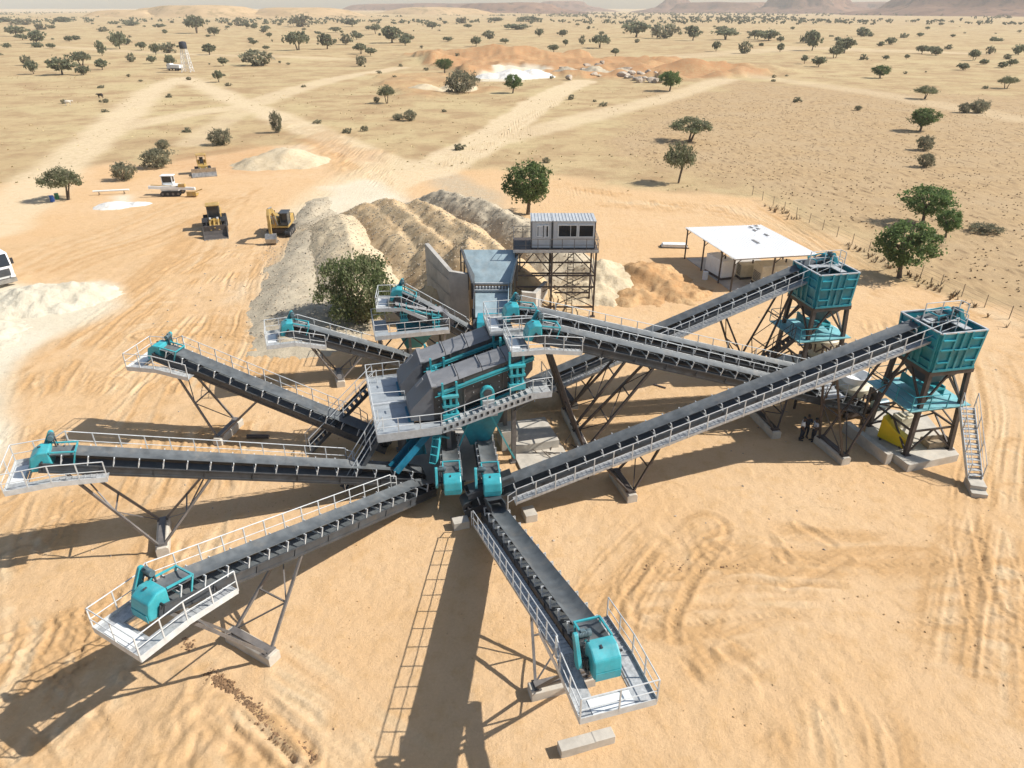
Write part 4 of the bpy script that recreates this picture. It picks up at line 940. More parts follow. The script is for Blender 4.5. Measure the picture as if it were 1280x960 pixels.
mb=MB(); mb.prism([(-1.2,-.03,0),(1.2,-.03,0),(1.1,-.03,1.3),(-1.1,-.03,1.2)],(0,.06,0)); o=mb.build('steel_sheet',GALV); o.location=G(1062,452,.6); o.rotation_euler=(R(-62),0,R(20)); tag(o,'pale steel sheet propped on the ground between the two hoppers','steel sheet')

# ---------------------------------------------------------------- PRIMARY FEED HOPPER, retaining walls, jaw crusher
t=thing('retaining_wall','tall stained concrete retaining wall around the feed hopper','wall',(-5.5,60.2,0))
def wseg(a,b,z0,z1,th,name):
    a=Vector((*a,0))-Vector((-5.5,60.2,0)); b=Vector((*b,0))-Vector((-5.5,60.2,0)); d=(b-a).normalized(); n=Vector((-d.y,d.x,0))*th
    mb=MB(); mb.add([a,b,b+n,a+n,a+Vector((0,0,z0)),b+Vector((0,0,z1)),b+n+Vector((0,0,z1)),a+n+Vector((0,0,z0))],[(0,3,2,1),(4,5,6,7),(0,1,5,4),(1,2,6,5),(2,3,7,6),(3,0,4,7)])
    k=int((b-a).length/1.3)
    return mb.build(name,CONCD,t,bevel=.02)
wseg((-5.6,60.2),(-8.4,66.6),5.3,5.9,-.4,'wing_wall'); wseg((-5.59,60.2),(-3.9,60.0),5.3,5.1,.4,'front_wall'); wseg((.9,60.6),(2.2,60.8),3.2,3.0,.4,'front_wall'); wseg((2.2,60.81),(3.4,64),3.0,3.0,.4,'wing_wall')
mb=MB()
for a,b,z in (((-5.62,60.1),(-8.4,66.1),3.0),((-5.62,60.1),(-8.4,66.1),4.5),((-5.62,60.1),(-8.4,66.1),1.5)):
    mb.bar((a[0]+5.5-.0,a[1]-60.2,z),(b[0]+5.5,b[1]-60.2,z),.03,.06)
mb.build('formwork_line',CONCD,t)
t=thing('feed_hopper','open grey steel feed hopper with flared sides set in the concrete wall','hopper',(-1.8,60.0,-.6))
mb=MB(); mb.add([(-2.65,3.2,6.9),(2.3,3.2,6.9),(1.6,.3,4.7),(-1.5,.3,4.7)],[(0,1,2,3)]); o=mb.build('back_plate',TRED,t); s=o.modifiers.new('th','SOLIDIFY'); s.thickness=.06
for sg,xt,xb in ((-1,-2.75,-1.55),(1,2.35,1.65)):
    mb=MB(); mb.add([(xt*1.02,3.3,7.0),(xb*1.02,-1.6,5.4),(xb,-1.6,4.0),(xb,.3,4.2),(xb,3.0,5.2)],[(0,1,2,3,4)]); o=mb.build('side_plate',TRED if sg>0 else FRAME,t); s=o.modifiers.new('th','SOLIDIFY'); s.thickness=.08
    mb=MB()
    for i in range(4):
        u=i/3; y=3.2-4.6*u; x=(xt+(xb-xt)*u)*1.03+sg*.1; mb.bar((x,y,3.9+.9*(1-u)),(x,y,6.9-1.5*u),.12,.12)
    mb.bar((xt*1.02+sg*.08,3.3,7.0),(xb*1.02+sg*.08,-1.6,5.4),.1,.1); mb.build('side_rib',FRAME,t)
mb=MB(); mb.rbox((-1.5,-.55,4.35),(1.6,.28,4.5)); mb.build('grizzly_deck',FRAME,t)
mb=MB()
for i in range(11): mb.box((-1.3+.28*i,-.62,4.62),(.09,.35,.3)); 
mb.bar((-1.5,-.3,4.95),(1.6,-.3,4.95),.14,.14); mb.bar((-1.5,-.85,4.5),(1.6,-.85,4.5),.14,.14); mb.build('grizzly_bar',GALV,t)
mb=MB(); mb.add([(-1.45,-.6,4.3),(1.55,-.6,4.3),(1.4,-4.4,3.3),(-1.3,-4.4,3.3)],[(0,1,2,3)]); o=mb.build('feeder_pan',TRED,t); s=o.modifiers.new('th','SOLIDIFY'); s.thickness=.06
for sg in (-1,1):
    mb=MB(); mb.prism([(sg*1.5,-.6,4.25),(sg*1.42,-4.5,3.2),(sg*1.42,-4.5,4.2),(sg*1.5,-.6,5.3)],(.06*sg,0,0)); mb.build('feeder_side',TRED if sg>0 else FRAME,t)
for x in (-1.5,1.6):
    for y in (-3.9,-.9): mb=MB(); mb.bar((x,y,0),(x,y,4.0),.24,.24); mb.build('leg',FRAME,t)
t=thing('jaw_crusher','dark jaw crusher standing in shadow under the feed hopper chute','crusher',(-1.8,54.2,0))
mb=MB(); mb.prism([(-1.1,-1.3,.5),(-1.1,1.3,.5),(-1.1,1.5,3.2),(-1.1,-.6,3.2),(-1.1,-1.3,1.8)],(2.2,0,0)); mb.build('body',TEALD,t,bevel=.05)
for s in (-1,1): mb=MB(); mb.tube((s*1.15,.2,2.2),(s*1.4,.2,2.2),.9,24); mb.tube((s*1.1,.2,2.2),(s*1.5,.2,2.2),.2,12); mb.build('flywheel',FRAME,t,True)
mb=MB(); mb.rbox((-1.4,-1.6,-.1),(1.4,1.7,.5)); mb.build('base',CONCD,t)

# ---------------------------------------------------------------- CONTROL CABIN TOWER
TX,TY=4.0,64.4
t=thing('cabin_tower','tall brown steel frame tower carrying the site cabin','tower',(TX,TY,0)); ZP=6.5; lx=3.65; ly=1.9
cols=[(-lx,-ly),(-.7,-ly),(.0,-ly),(lx-.9,ly),(lx,-ly),(-lx,ly),(.2,ly),(lx,ly)]
for x,y in ((-lx,-ly),(-.35,-ly),(lx,-ly),(-lx,ly),(-.35,ly),(lx,ly)):
    mb=MB(); mb.bar((x,y,0),(x,y,ZP-.1),.16,.16); mb.box((x,y,.05),(.4,.4,.1)); mb.build('leg',LEGB,t)
mb=MB()
for y in (-ly,ly):
    for z in (1.0,3.0,4.1): mb.bar((-lx,y,z),(lx,y,z),.12,.14)
    for a,b in ((-lx,-.35),(-.35,lx)):
        m_=(a+b)/2; mb.bar((a,y,4.2),(m_,y,6.3),.08,.08); mb.bar((b,y,4.2),(m_,y,6.3),.08,.08)
        mb.bar((a,y,3.0),(b,y,1.0),.07,.07); mb.bar((a,y,1.0),(b,y,3.0),.07,.07)
for x in (-lx,-.35,lx):
    for z in (3.0,4.1): mb.bar((x,-ly,z),(x,ly,z),.1,.12)
    mb.bar((x,-ly,4.1),(x,ly,6.2),.07,.07); mb.bar((x,-ly,1.0),(x,ly,3.0),.07,.07)
mb.build('brace',LEGB,t)
mb=MB(); mb.rbox((-lx-.25,-ly-.3,ZP-.16),(lx+.2,ly+.25,ZP)); mb.build('deck',LEGB,t)
mb=MB(); mb.rbox((-lx-.26,-ly-.33,ZP-.14),(lx+.21,-ly-.303,ZP+.1)); mb.build('deck_edge',GALV,t)
mb=MB(); rail(mb,[(-2.1,ly+.2,ZP),(-lx-.2,ly+.2,ZP),(-lx-.2,-ly-.25,ZP),(lx+.15,-ly-.25,ZP),(lx+.15,ly+.2,ZP)],1.1,1.1,.028); mb.build('handrail',LEGG,t)
mb=MB()
for s in (-.25,.25): mb.bar((1.4+s,-ly+.35,0),(1.4+s,-ly+.35,ZP),.06,.06)
for i in range(21): mb.bar((1.15,-ly+.35,.3+.3*i),(1.65,-ly+.35,.3+.3*i),.035,.035)
for i in range(6):
    z=2.4+.8*i; mb.path([(1.1,-ly+.3,z),(1.05,-ly-.25,z),(1.4,-ly-.42,z),(1.75,-ly-.25,z),(1.7,-ly+.3,z)],.025,5)
mb.build('caged_ladder',LEGB,t)
def cabin(label,loc,lx,ly,h,kind):
    c=thing('site_cabin',label,'cabin',loc)
    mb=MB(); mb.rbox((0,0,.08),(lx,ly,h-.1))
    k=int(lx/.25)
    for i in range(k): mb.rbox((.1+i*.25,-.012,.15),(.14+i*.25,0.001,h-.15))
    mb.build('wall',CABIN,c)
    mb=MB(); mb.rbox((-.06,-.06,h-.1),(lx+.06,ly+.06,h))
    for i in range(int(lx/.3)+1): mb.rbox((.05+.3*i,-.05,h),(.1+.3*i,ly+.05,h+.04))
    mb.build('roof',GALV,c)
    for x in (-.03,lx-.05):
        for y in (-.04,ly-.04): mb=MB(); mb.rbox((x,y,0),(x+.08,y+.08,h-.1)); mb.build('corner_post',FRAME,c)
    mb=MB(); mb.rbox((.05,-.03,0),(lx-.05,-.015,.1)); mb.build('sill_beam',FRAME,c)
    if kind=='door':
        mb=MB(); mb.rbox((.62,-.05,.12),(1.35,-.013,2.2)); d=mb.build('door',CABIN,c)
        wins=[(.55,1.05,1.2,2.05),(1.12,1.5,1.15,2.1)]
    else: wins=[(.55,2.15,1.15,2.15),(2.4,3.65,1.15,2.15)]
    for x0,x1,z0,z1 in wins:
        mb=MB(); mb.rbox((x0-.09,-.075,z0-.09),(x1+.09,-.014,z0)); mb.rbox((x0-.09,-.075,z1),(x1+.09,-.014,z1+.09)); mb.rbox((x0-.09,-.075,z0+.001),(x0,-.014,z1-.001)); mb.rbox((x1,-.075,z0+.001),(x1+.09,-.014,z1-.001)); 
        if x1-x0>1.3: mb.rbox(((x0+x1)/2+.25,-.07,z0),((x0+x1)/2+.29,-.016,z1))
        w=mb.build('window',WHITE,c); mb=MB(); mb.rbox((x0,-.04,z0),(x1,-.02,z1)); mb.build('pane',GLASS,w)
cabin('narrow grey cabin unit with door, left half of the pair on the tower',(TX-2.25,TY-1.5,ZP+.02),1.85,2.7,2.55,'door')
cabin('wide grey cabin unit with two windows, right half of the pair on the tower',(TX-.34,TY-1.5,ZP+.02),3.85,2.7,2.55,'win')

# ---------------------------------------------------------------- WHITE ROOFED SHED with generators
cs=[Vector((19.9,80.4,3.6)),Vector((28.8,81.0,3.75)),Vector((31.2,70.0,3.75)),Vector((22.4,68.9,3.6))]
t=thing('open_shed','open sided shed with a bright white sheet roof','shed',(25.5,75,0)); O=Vector((25.5,75,0))
mb=MB(); a,b,c_,d_=[p-O for p in cs]; mb.add([a,b,c_,d_],[(0,1,2,3)]); 
o=mb.build('roof',ROOFW,t); s=o.modifiers.new('th','SOLIDIFY'); s.thickness=.06
mb=MB()
for i in range(29):
    u=(i+.5)/29; p=a.lerp(b,u)+Vector((0,0,.05)); q_=d_.lerp(c_,u)+Vector((0,0,.05)); mb.bar(p,q_,.06,.03)
mb.build('roof_rib',ROOFW,o)
mb=MB()
for u,v,l in ((.80,.06,.06),(.86,.12,.05),(.78,.17,.06),(.82,.33,.07),(.9,.02,.05),(.55,.5,.12)):
    p=a.lerp(b,u).lerp(d_.lerp(c_,u),v)+Vector((0,0,.075)); q_=a.lerp(b,u).lerp(d_.lerp(c_,u),v+l)+Vector((0,0,.075)); mb.bar(p,q_,.28,.02)
mb.build('roof_patch',LEGG,o)
for i,(u,v) in enumerate(((.02,.03),(.02,.4),(.02,.75),(.02,.98),(.5,.98),(.98,.98),(.98,.5),(.98,.03),(.5,.03))):
    p=a.lerp(b,u).lerp(d_.lerp(c_,u),v); mb=MB(); mb.bar((p.x,p.y,0),(p.x,p.y,p.z-.06),.14,.14); mb.bar((p.x,p.y,p.z-.8),(p.x+(.7 if u<.9 else -.7),p.y,p.z-.1),.07,.07); mb.build('post',LEGB,t)
mb=MB()
for v in (.03,.4,.75,.98): p=a.lerp(d_,v); q_=b.lerp(c_,v); mb.bar(p-Vector((0,0,.12)),q_-Vector((0,0,.12)),.1,.16)
mb.build('rafter',LEGB,t)
slab('shaded concrete floor under the white roofed shed',[(20.4,80.2),(28.6,80.8),(30.8,70.2),(22.6,69.4)],.06,'shed_floor',mt=CONCD,cat='floor')
def genset(label,loc,rz,sz,mt):
    g=thing('generator',label,'generator',loc,rz); x,y,z=sz
    mb=MB(); mb.rbox((-x/2,-y/2,.25),(x/2,y/2,z)); mb.build('housing',mt,g,bevel=.05)
    mb=MB(); mb.rbox((-x/2-.02,-y/2-.02,0),(x/2+.02,y/2+.02,.22)); mb.build('skid',LEGB,g)
    for i in range(3): mb=MB(); mb.rbox((-x/2+.15+i*x/3.2,-y/2-.03,.45),(-x/2+.15+i*x/3.2+x/4,-y/2-.003,z-.2)); mb.build('door_panel',mt,g)
    mb=MB()
    for i in range(7): mb.rbox((-x/2-.03,-y/2+.2,.5+i*.16),(-x/2-.003,y/2-.2,.58+i*.16))
    mb.build('louvre',LEGG,g)
    mb=MB(); mb.tube((x*.25,0,z),(x*.25,0,z+.35),.09,10); mb.build('exhaust',LEGB,g,True)
genset('large white generator box under the left side of the shed roof',(22.6,74.2,.06),R(-72),(3.2,1.5,2.1),WHITE)
genset('cream container unit under the right front of the shed roof',(27.6,71.2,.06),R(8),(4.0,2.0,2.4),CREAM)
genset('small cream generator deep in the shade of the shed',(25.4,73.4,.06),R(10),(2.0,1.2,1.6),CREAM)
mb=MB(); mb.tube((0,0,0),(0,0,.85),.29,14); mb.tube((0,0,.28),(0,0,.31),.31,14); mb.tube((0,0,.56),(0,0,.59),.31,14); o=mb.build('oil_drum',WHITE,smooth=True); o.location=G(881,349); tag(o,'single white drum standing at the front edge of the shed shade','drum')
t=thing('plank_stack','stack of white panels with a dark skid beyond the shed left post','panels',tuple(G(843,309)),R(-4))
for i in range(4): mb=MB(); mb.rbox((-1.6+.05*i,-.5,.12+.09*i),(1.5-.06*i,.5,.2+.09*i)); mb.build('panel',WHITE,t)
mb=MB(); mb.rbox((-1.7,-.55,0),(1.7,-.4,.11)); mb.rbox((-1.7,.4,0),(1.7,.55,.11)); mb.build('skid',LEGB,t)
t=thing('white_pipe','long white pipe resting on short trestles beside the white sand heap','pipe',tuple(G(140,243)),R(14))
mb=MB(); mb.tube((-2.6,0,.6),(2.6,0,.6),.14,10); mb.build('pipe',WHITE,t,True)
for x in (-1.8,1.8): mb=MB(); mb.bar((x,-.3,0),(x,0,.48),.06); mb.bar((x,.3,0),(x,0,.48),.06); mb.build('trestle',LEGB,t)
# ---------------------------------------------------------------- VEHICLES
def wheel(parent,c,r,w,name='wheel',axis='y',rim=CATY):
    c=Vector(c); n=20; mb=MB(); h=Vector((0,w/2,0))
    prof=[(.55,-.5),(.93,-.5),(1,-.36),(1,.36),(.93,.5),(.55,.5)]
    rings=[[c+Vector((r*a*math.cos(2*PI*k/n),w*b,r*a*math.sin(2*PI*k/n))) for k in range(n)] for a,b in prof]; mb.loft(rings)
    for k in range(18):
        a=2*PI*k/18
        for s in (-1,1): mb.box(c+Vector((r*1.01*math.cos(a+.06*s),s*w*.22,r*1.01*math.sin(a+.06*s))),(.09*r,w*.4,.09*r),Matrix.Rotation(-a,3,'Y'))
    o=mb.build(name,BLACK,parent)
    mb=MB(); mb.tube(c-h*.86,c+h*.86,r*.54,16); mb.tube(c-h*.98,c+h*.98,r*.22,10); mb.build('rim',rim,o)
    return o
def tracks(root,y,L,r,w,zc,idx=BLACK,plate=LEGG):
    mb=MB(); pts=[]
    for k in range(9): a=-PI/2+PI*k/8; pts.append((L/2+r*math.cos(a),r*math.sin(a)))
    for k in range(9): a=PI/2+PI*k/8; pts.append((-L/2+r*math.cos(a),r*math.sin(a)))
    mb.prism([(x,y-w/2,zc+z) for x,z in pts],(0,w,0))
    n=14
    for i in range(n):
        x=-L/2+L*i/(n-1)
        for z in (r+.03,-r-.0): mb.box((x,y,zc+z),(.12,w+.04,.07))
    o=mb.build('track',idx,root); mb=MB()
    for i in range(4): x=-L/2+L*i/3; mb.tube((x,y-w/2-.03,zc),(x,y+w/2+.03,zc),r*.55,12)
    mb.build('roller',plate,o)
def cab(root,x0,x1,y0,y1,z0,z1,frame,roofm,canopy=False):
    mb=MB(); p=.1
    for x in (x0,x1-p):
        for y in (y0,y1-p): mb.rbox((x,y,z0),(x+p,y+p,z1))
    mb.rbox((x0,y0,z0-.02),(x1,y1,z0+(.05 if canopy else .35))); o=mb.build('cab',frame,root)
    mb=MB(); mb.rbox((x0-.12,y0-.1,z1),(x1+.18,y1+.1,z1+.14)); mb.build('cab_roof',roofm,o,bevel=.04)
    if not canopy:
        mb=MB(); mb.rbox((x0+.03,y0+.03,z0+.36),(x1-.03,y1-.03,z1-.003)); mb.build('cab_glass',GLASS,o)
    else:
        mb=MB(); mb.rbox((x0+.3,(y0+y1)/2-.3,z0+.05),(x0+.8,(y0+y1)/2+.3,z0+.55)); mb.rbox((x0+.25,(y0+y1)/2-.3,z0+.5),(x0+.4,(y0+y1)/2+.3,z0+1.1)); mb.build('seat',BLACK,o)
# wheel loader, front (bucket) along +x
def loader(label,loc,rz):
    t=thing('wheel_loader',label,'wheel loader',loc,rz)
    for x in (-1.7,1.55):
        for y in (-1.12,1.12): wheel(t,(x,y,.82),.82,.66)
    mb=MB(); mb.prism([(-3.5,-.85,.9),(-.6,-.85,.9),(-.6,-.85,2.0),(-1.2,-.85,2.35),(-3.2,-.85,2.3),(-3.55,-.85,1.9)],(0,1.7,0)); mb.build('engine_hood',CATY,t,bevel=.06)
    mb=MB(); mb.rbox((-.6,-.7,.7),(2.2,.7,1.25)); mb.rbox((1.7,-.5,1.25),(2.2,.5,1.9)); mb.build('front_frame',CATY,t,bevel=.04)
    for y in (-1.12,1.12):
        mb=MB(); mb.prism([(.6,y-.36,1.75),(1.1,y-.36,1.95),(2.0,y-.36,1.95),(2.5,y-.36,1.7),(2.45,y-.36,1.62),(1.95,y-.36,1.85),(1.12,y-.36,1.85),(.65,y-.36,1.67)],(0,.72,0)); mb.build('fender',BLACK,t)
    cab(t,-.95,.55,-.75,.75,1.45,3.25,FRAME,CATY)
    for y in (-.5,.5):
        mb=MB(); mb.bar((1.75,y,1.85),(3.3,y,.75),.2,.34); mb.bar((2.1,y*.6,1.2),(3.2,y*.6,1.25),.13,.13); mb.build('lift_arm',CATY,t)
    mb=MB(); mb.bar((1.9,0,1.9),(2.6,0,1.75),.2,.2); mb.bar((2.6,0,1.75),(3.4,0,1.1),.16,.16); mb.bar((2.55,-.55,1.3),(2.55,.55,1.3),.16,.16); mb.build('tilt_link',CATY,t)
    for y in (-.45,.45):
        mb=MB(); mb.box((2.05,y,2.05),(.12,.22,.2)); mb.build('headlight',WHITE,t)
    mb=MB(); pr=[(3.35,1.45),(3.25,.75),(3.4,.25),(3.8,.06),(4.55,.02)]; pin=[(4.55,.06),(3.82,.12),(3.48,.3),(3.33,.76),(3.43,1.43)]
    mb.prism([(x,-1.45,z) for x,z in pr+pin],(0,2.9,0)); 
    for y in (-1.45,1.39): mb.prism([(3.35,y,1.45),(3.25,y,.75),(3.4,y,.25),(3.8,y,.04),(4.5,y,.03)],(0,.06,0))
    b=mb.build('bucket',PANELB,t)
    mb=MB(); mb.rbox((4.5,-1.47,.0),(4.72,1.47,.05))
    for i in range(8): mb.rbox((4.68,-1.42+.39*i,0),(4.9,-1.27+.39*i,.07))
    mb.build('cutting_edge',STEELW,b)
    mb=MB(); mb.tube((-2.4,.4,2.3),(-2.4,.4,2.95),.07,8); mb.build('exhaust',BLACK,t)
p=G(270,288); loader('yellow wheel loader with its wide dark bucket lowered towards the viewer',(p.x,p.y+.3,0),R(-70))
# excavator, boom along +x
def excavator(label,loc,rz):
    t=thing('excavator',label,'excavator',loc,rz)
    for y in (-1.15,1.15): tracks(t,y,3.0,.42,.6,.47)
    mb=MB(); mb.rbox((-1.0,-.85,.5),(1.0,.85,.95)); mb.tube((0,0,.9),(0,0,1.12),.7,20); mb.build('undercarriage',LEGB,t)
    mb=MB(); mb.prism([(-2.3,-1.3,1.15),(1.3,-1.3,1.15),(1.3,-1.3,1.7),(.2,-1.3,1.75),(.1,-1.3,2.2),(-1.5,-1.3,2.3),(-2.3,-1.3,2.2)],(0,1.2,0)); mb.prism([(-2.3,-.1,1.15),(1.3,-.1,1.15),(1.3,-.1,1.4),(-.2,-.1,1.5),(-.4,-.1,2.25),(-2.3,-.1,2.2)],(0,1.4,0)); mb.build('body',CATY,t,bevel=.04)
    mb=MB(); mb.prism([(-2.75,-1.3,1.2),(-2.3,-1.3,1.15),(-2.3,-1.3,2.2),(-2.6,-1.3,2.15),(-2.78,-1.3,1.8)],(0,2.6,0)); mb.build('counterweight',FRAME,t,bevel=.05)
    cab(t,-.35,1.3,.35,1.3,1.5,2.95,FRAME,FRAME)
    mb=MB(); A=[(.9,1.6),(1.5,3.2),(2.6,4.0),(4.0,3.8),(4.05,3.5),(2.8,3.5),(1.9,2.85),(1.35,1.5)]; mb.prism([(x,-.42,z) for x,z in A],(0,.4,0)); bo=mb.build('boom',CATY,t,bevel=.03)
    mb=MB(); mb.tube((1.2,-.05,1.5),(2.3,-.05,2.9),.1,10); mb.tube((1.2,-.4,1.5),(2.3,-.4,2.9),.1,10); mb.tube((2.3,-.22,4.05),(3.9,-.22,4.25),.09,10); mb.build('hydraulic_ram',STEELW,bo,True)
    mb=MB(); mb.prism([(x,-.38,z) for x,z in ((3.5,4.2),(4.1,4.25),(4.5,3.6),(4.55,1.2),(4.3,1.15),(4.05,3.3),(3.7,3.7))],(0,.34,0)); mb.build('stick',CATY,t,bevel=.03)
    mb=MB(); pr=[(4.2,1.3),(4.75,1.35),(5.05,.8),(4.9,.25),(4.35,.1),(4.0,.35),(4.45,.45),(4.72,.72),(4.55,1.05),(4.2,1.1)]; mb.prism([(x,-.85,z) for x,z in pr],(0,1.3,0)); 
    for y in (-.85,.39): mb.prism([(x,y,z) for x,z in ((4.2,1.25),(4.75,1.3),(5.0,.8),(4.85,.28),(4.35,.15))],(0,.06,0))
    b=mb.build('bucket',STEELW,t)
    mb=MB()
    for i in range(5): mb.rbox((3.85,-.82+.3*i,.28),(4.08,-.68+.3*i,.38))
    mb.build('bucket_tooth',STEELW,b)
    mb=MB(); mb.tube((-1.6,-.9,2.2),(-1.6,-.9,2.7),.07,8); mb.build('exhaust',BLACK,t)
p=G(347,296); excavator('yellow and black excavator parked beside the loader with bucket resting forward',(p.x+.2,p.y+1.2,0),R(-86))
def bulldozer(label,loc,rz):
    t=thing('bulldozer',label,'bulldozer',loc,rz)
    for y in (-1.05,1.05): tracks(t,y,2.9,.5,.55,.55)
    mb=MB(); mb.prism([(-1.9,-.75,.7),(2.1,-.75,.7),(2.15,-.75,1.75),(.5,-.75,1.85),(.3,-.75,1.6),(-1.9,-.75,1.6)],(0,1.5,0)); mb.build('body',CATY,t,bevel=.05)
    cab(t,-1.3,.35,-.75,.75,1.62,3.2,CATY,CATY,True)
    mb=MB(); mb.rbox((-1.9,-.8,1.6),(-1.35,.8,2.2)); mb.build('fuel_tank',CATY,t,bevel=.05)
    mb=MB(); mb.prism([(x,-2.0,z) for x,z in ((2.95,1.5),(2.75,.8),(2.9,.15),(3.0,.05),(3.08,.15),(2.88,.8),(3.08,1.5))],(0,4.0,0)); bl=mb.build('blade',STEELW,t)
    mb=MB(); mb.rbox((2.98,-2.02,.0),(3.12,2.02,.16)); mb.build('cutting_edge',STEELW,bl)
    for y in (-1.45,1.45): mb=MB(); mb.bar((-.3,y,.6),(2.85,y,.5),.18,.28); mb.build('push_arm',CATY,t)
    for y in (-.5,.5): mb=MB(); mb.tube((1.9,y,1.6),(2.85,y,1.0),.09,8); mb.build('hydraulic_ram',STEELW,t)
    mb=MB(); mb.tube((1.2,.2,1.8),(1.2,.2,2.7),.08,8); mb.build('exhaust',BLACK,t)
p=G(254,222); bulldozer('yellow bulldozer with a wide pale blade, farthest of the parked machines',(p.x-1.0,p.y+3,0),R(-66))
def drill_rig(label,loc,rz):
    t=thing('drill_rig',label,'drilling rig',loc,rz)
    for y in (-.95,.95): tracks(t,y,2.4,.35,.4,.4)
    mb=MB(); mb.rbox((-1.5,-.85,.75),(1.2,.85,1.6)); mb.build('engine_housing',WHITE,t,bevel=.05)
    cab(t,-1.3,.3,-.2,.85,1.6,2.9,WHITE,WHITE)
    mb=MB(); mb.bar((-3.0,-1.25,1.5),(3.9,-1.25,1.2),.34,.4); mb.build('feed_beam',WHITE,t); 
    mb=MB(); mb.rbox((1.5,-1.5,1.5),(2.5,-1.0,1.95)); mb.bar((-2.6,-1.25,1.85),(1.5,-1.25,1.6),.1,.1); mb.build('rock_drill',CATY,t)
    mb=MB(); mb.bar((.6,-.6,1.4),(.3,-1.2,1.6),.25,.3); mb.bar((1.2,-.4,1.3),(2.6,-1.1,1.3),.2,.24); mb.build('boom',WHITE,t)
    mb=MB(); mb.rbox((2.7,-1.9,.2),(4.1,-.6,.45)); mb.rbox((2.7,-1.9,.45),(4.1,-1.8,.9)); mb.bar((2.8,-.7,.3),(4.6,-.2,.9),.14,.14); mb.build('dust_collector',CATY,t)
p=G(213,246); drill_rig('white tracked drilling rig with its long beam folded level',(p.x,p.y+1.2,0),R(4))
def truck(label,loc,rz,body,tipper=True,name='tipper_truck',k=1.0):
    t=thing(name,label,'truck',loc,rz); t.scale=(k,k,k)
    for x in (2.4,-1.3,-2.6):
        for y in (-1.0,1.0): wheel(t,(x,y,.5),.5,.32,rim=WHITE)
    mb=MB(); mb.rbox((-3.4,-.5,.6),(3.2,.5,.9)); mb.build('chassis',FRAME,t)
    mb=MB(); mb.prism([(1.4,-1.2,.8),(3.5,-1.2,.7),(3.55,-1.2,1.7),(3.2,-1.2,2.85),(1.4,-1.2,2.95)],(0,2.4,0)); c=mb.build('cab',body,t,bevel=.12)
    mb=MB(); mb.prism([(3.54,-1.05,1.75),(3.56,-1.05,1.8),(3.25,-1.05,2.75),(3.2,-1.05,2.75)],(0,2.1,0)); mb.build('windscreen',GLASS,c)
    mb=MB(); mb.rbox((3.5,-.9,.95),(3.57,.9,1.55)); mb.build('grille',FRAME,c)
    for y in (-1.0,1.0): mb=MB(); mb.rbox((3.5,y-.18,.75),(3.6,y+.18,.95)); mb.build('headlight',WHITE,c)
    for y in (-1.35,1.35): mb=MB(); mb.rbox((3.2,y-.1,1.8),(3.3,y+.1,2.3)); mb.build('mirror',BLACK,c)
    mb=MB(); mb.rbox((3.45,-1.2,.35),(3.65,1.2,.68)); mb.build('bumper',STEELW,t)
    mb=MB(); mb.prism([(-3.7,-1.25,1.05),(1.2,-1.25,1.05),(1.3,-1.25,2.5),(-3.9,-1.25,2.4)],(0,2.5,0)); mb.build('tipper_body',STEELW if tipper else WHITE,t,bevel=.05)
p=G(-12,360); truck('white fronted truck half cut off by the left edge beside the cream sand heap',(p.x-2.0,p.y+2.6,0),R(-38),WHITE,k=1.22)
p=G(219,88); truck('tiny pale truck parked at the foot of the water tower',(p.x,p.y,0),R(160),WHITE,False,'parked_truck')
# water tower
p=G(235,90); t=thing('water_tower','white lattice water tower with a dark tank among the far trees','water tower',(p.x,p.y,0))
hw=9.5
for sx in (-1,1):
    for sy in (-1,1): mb=MB(); mb.bar((sx*2.0,sy*2.0,0),(sx*1.0,sy*1.0,hw),.2,.2); mb.build('leg',WHITE,t)
mb=MB()
for i in range(5):
    z0,z1=hw*i/5,hw*(i+1)/5; w0,w1=2-z0/hw,2-z1/hw
    for (ax,ay,bx,by) in ((-1,-1,1,-1),(1,-1,1,1),(1,1,-1,1),(-1,1,-1,-1)):
        mb.bar((ax*w0,ay*w0,z0),(bx*w1,by*w1,z1),.08,.08); mb.bar((bx*w0,by*w0,z0),(ax*w1,ay*w1,z1),.08,.08); mb.bar((ax*w1,ay*w1,z1),(bx*w1,by*w1,z1),.1,.1)
mb.build('lattice',WHITE,t)
mb=MB(); mb.loft([[(r*math.cos(2*PI*k/16),r*math.sin(2*PI*k/16),z) for k in range(16)] for r,z in ((1.5,hw),(1.6,hw+.2),(1.6,hw+2.4),(1.3,hw+2.8),(.3,hw+3.0))]); mb.build('tank',CLOTHD,t,True)

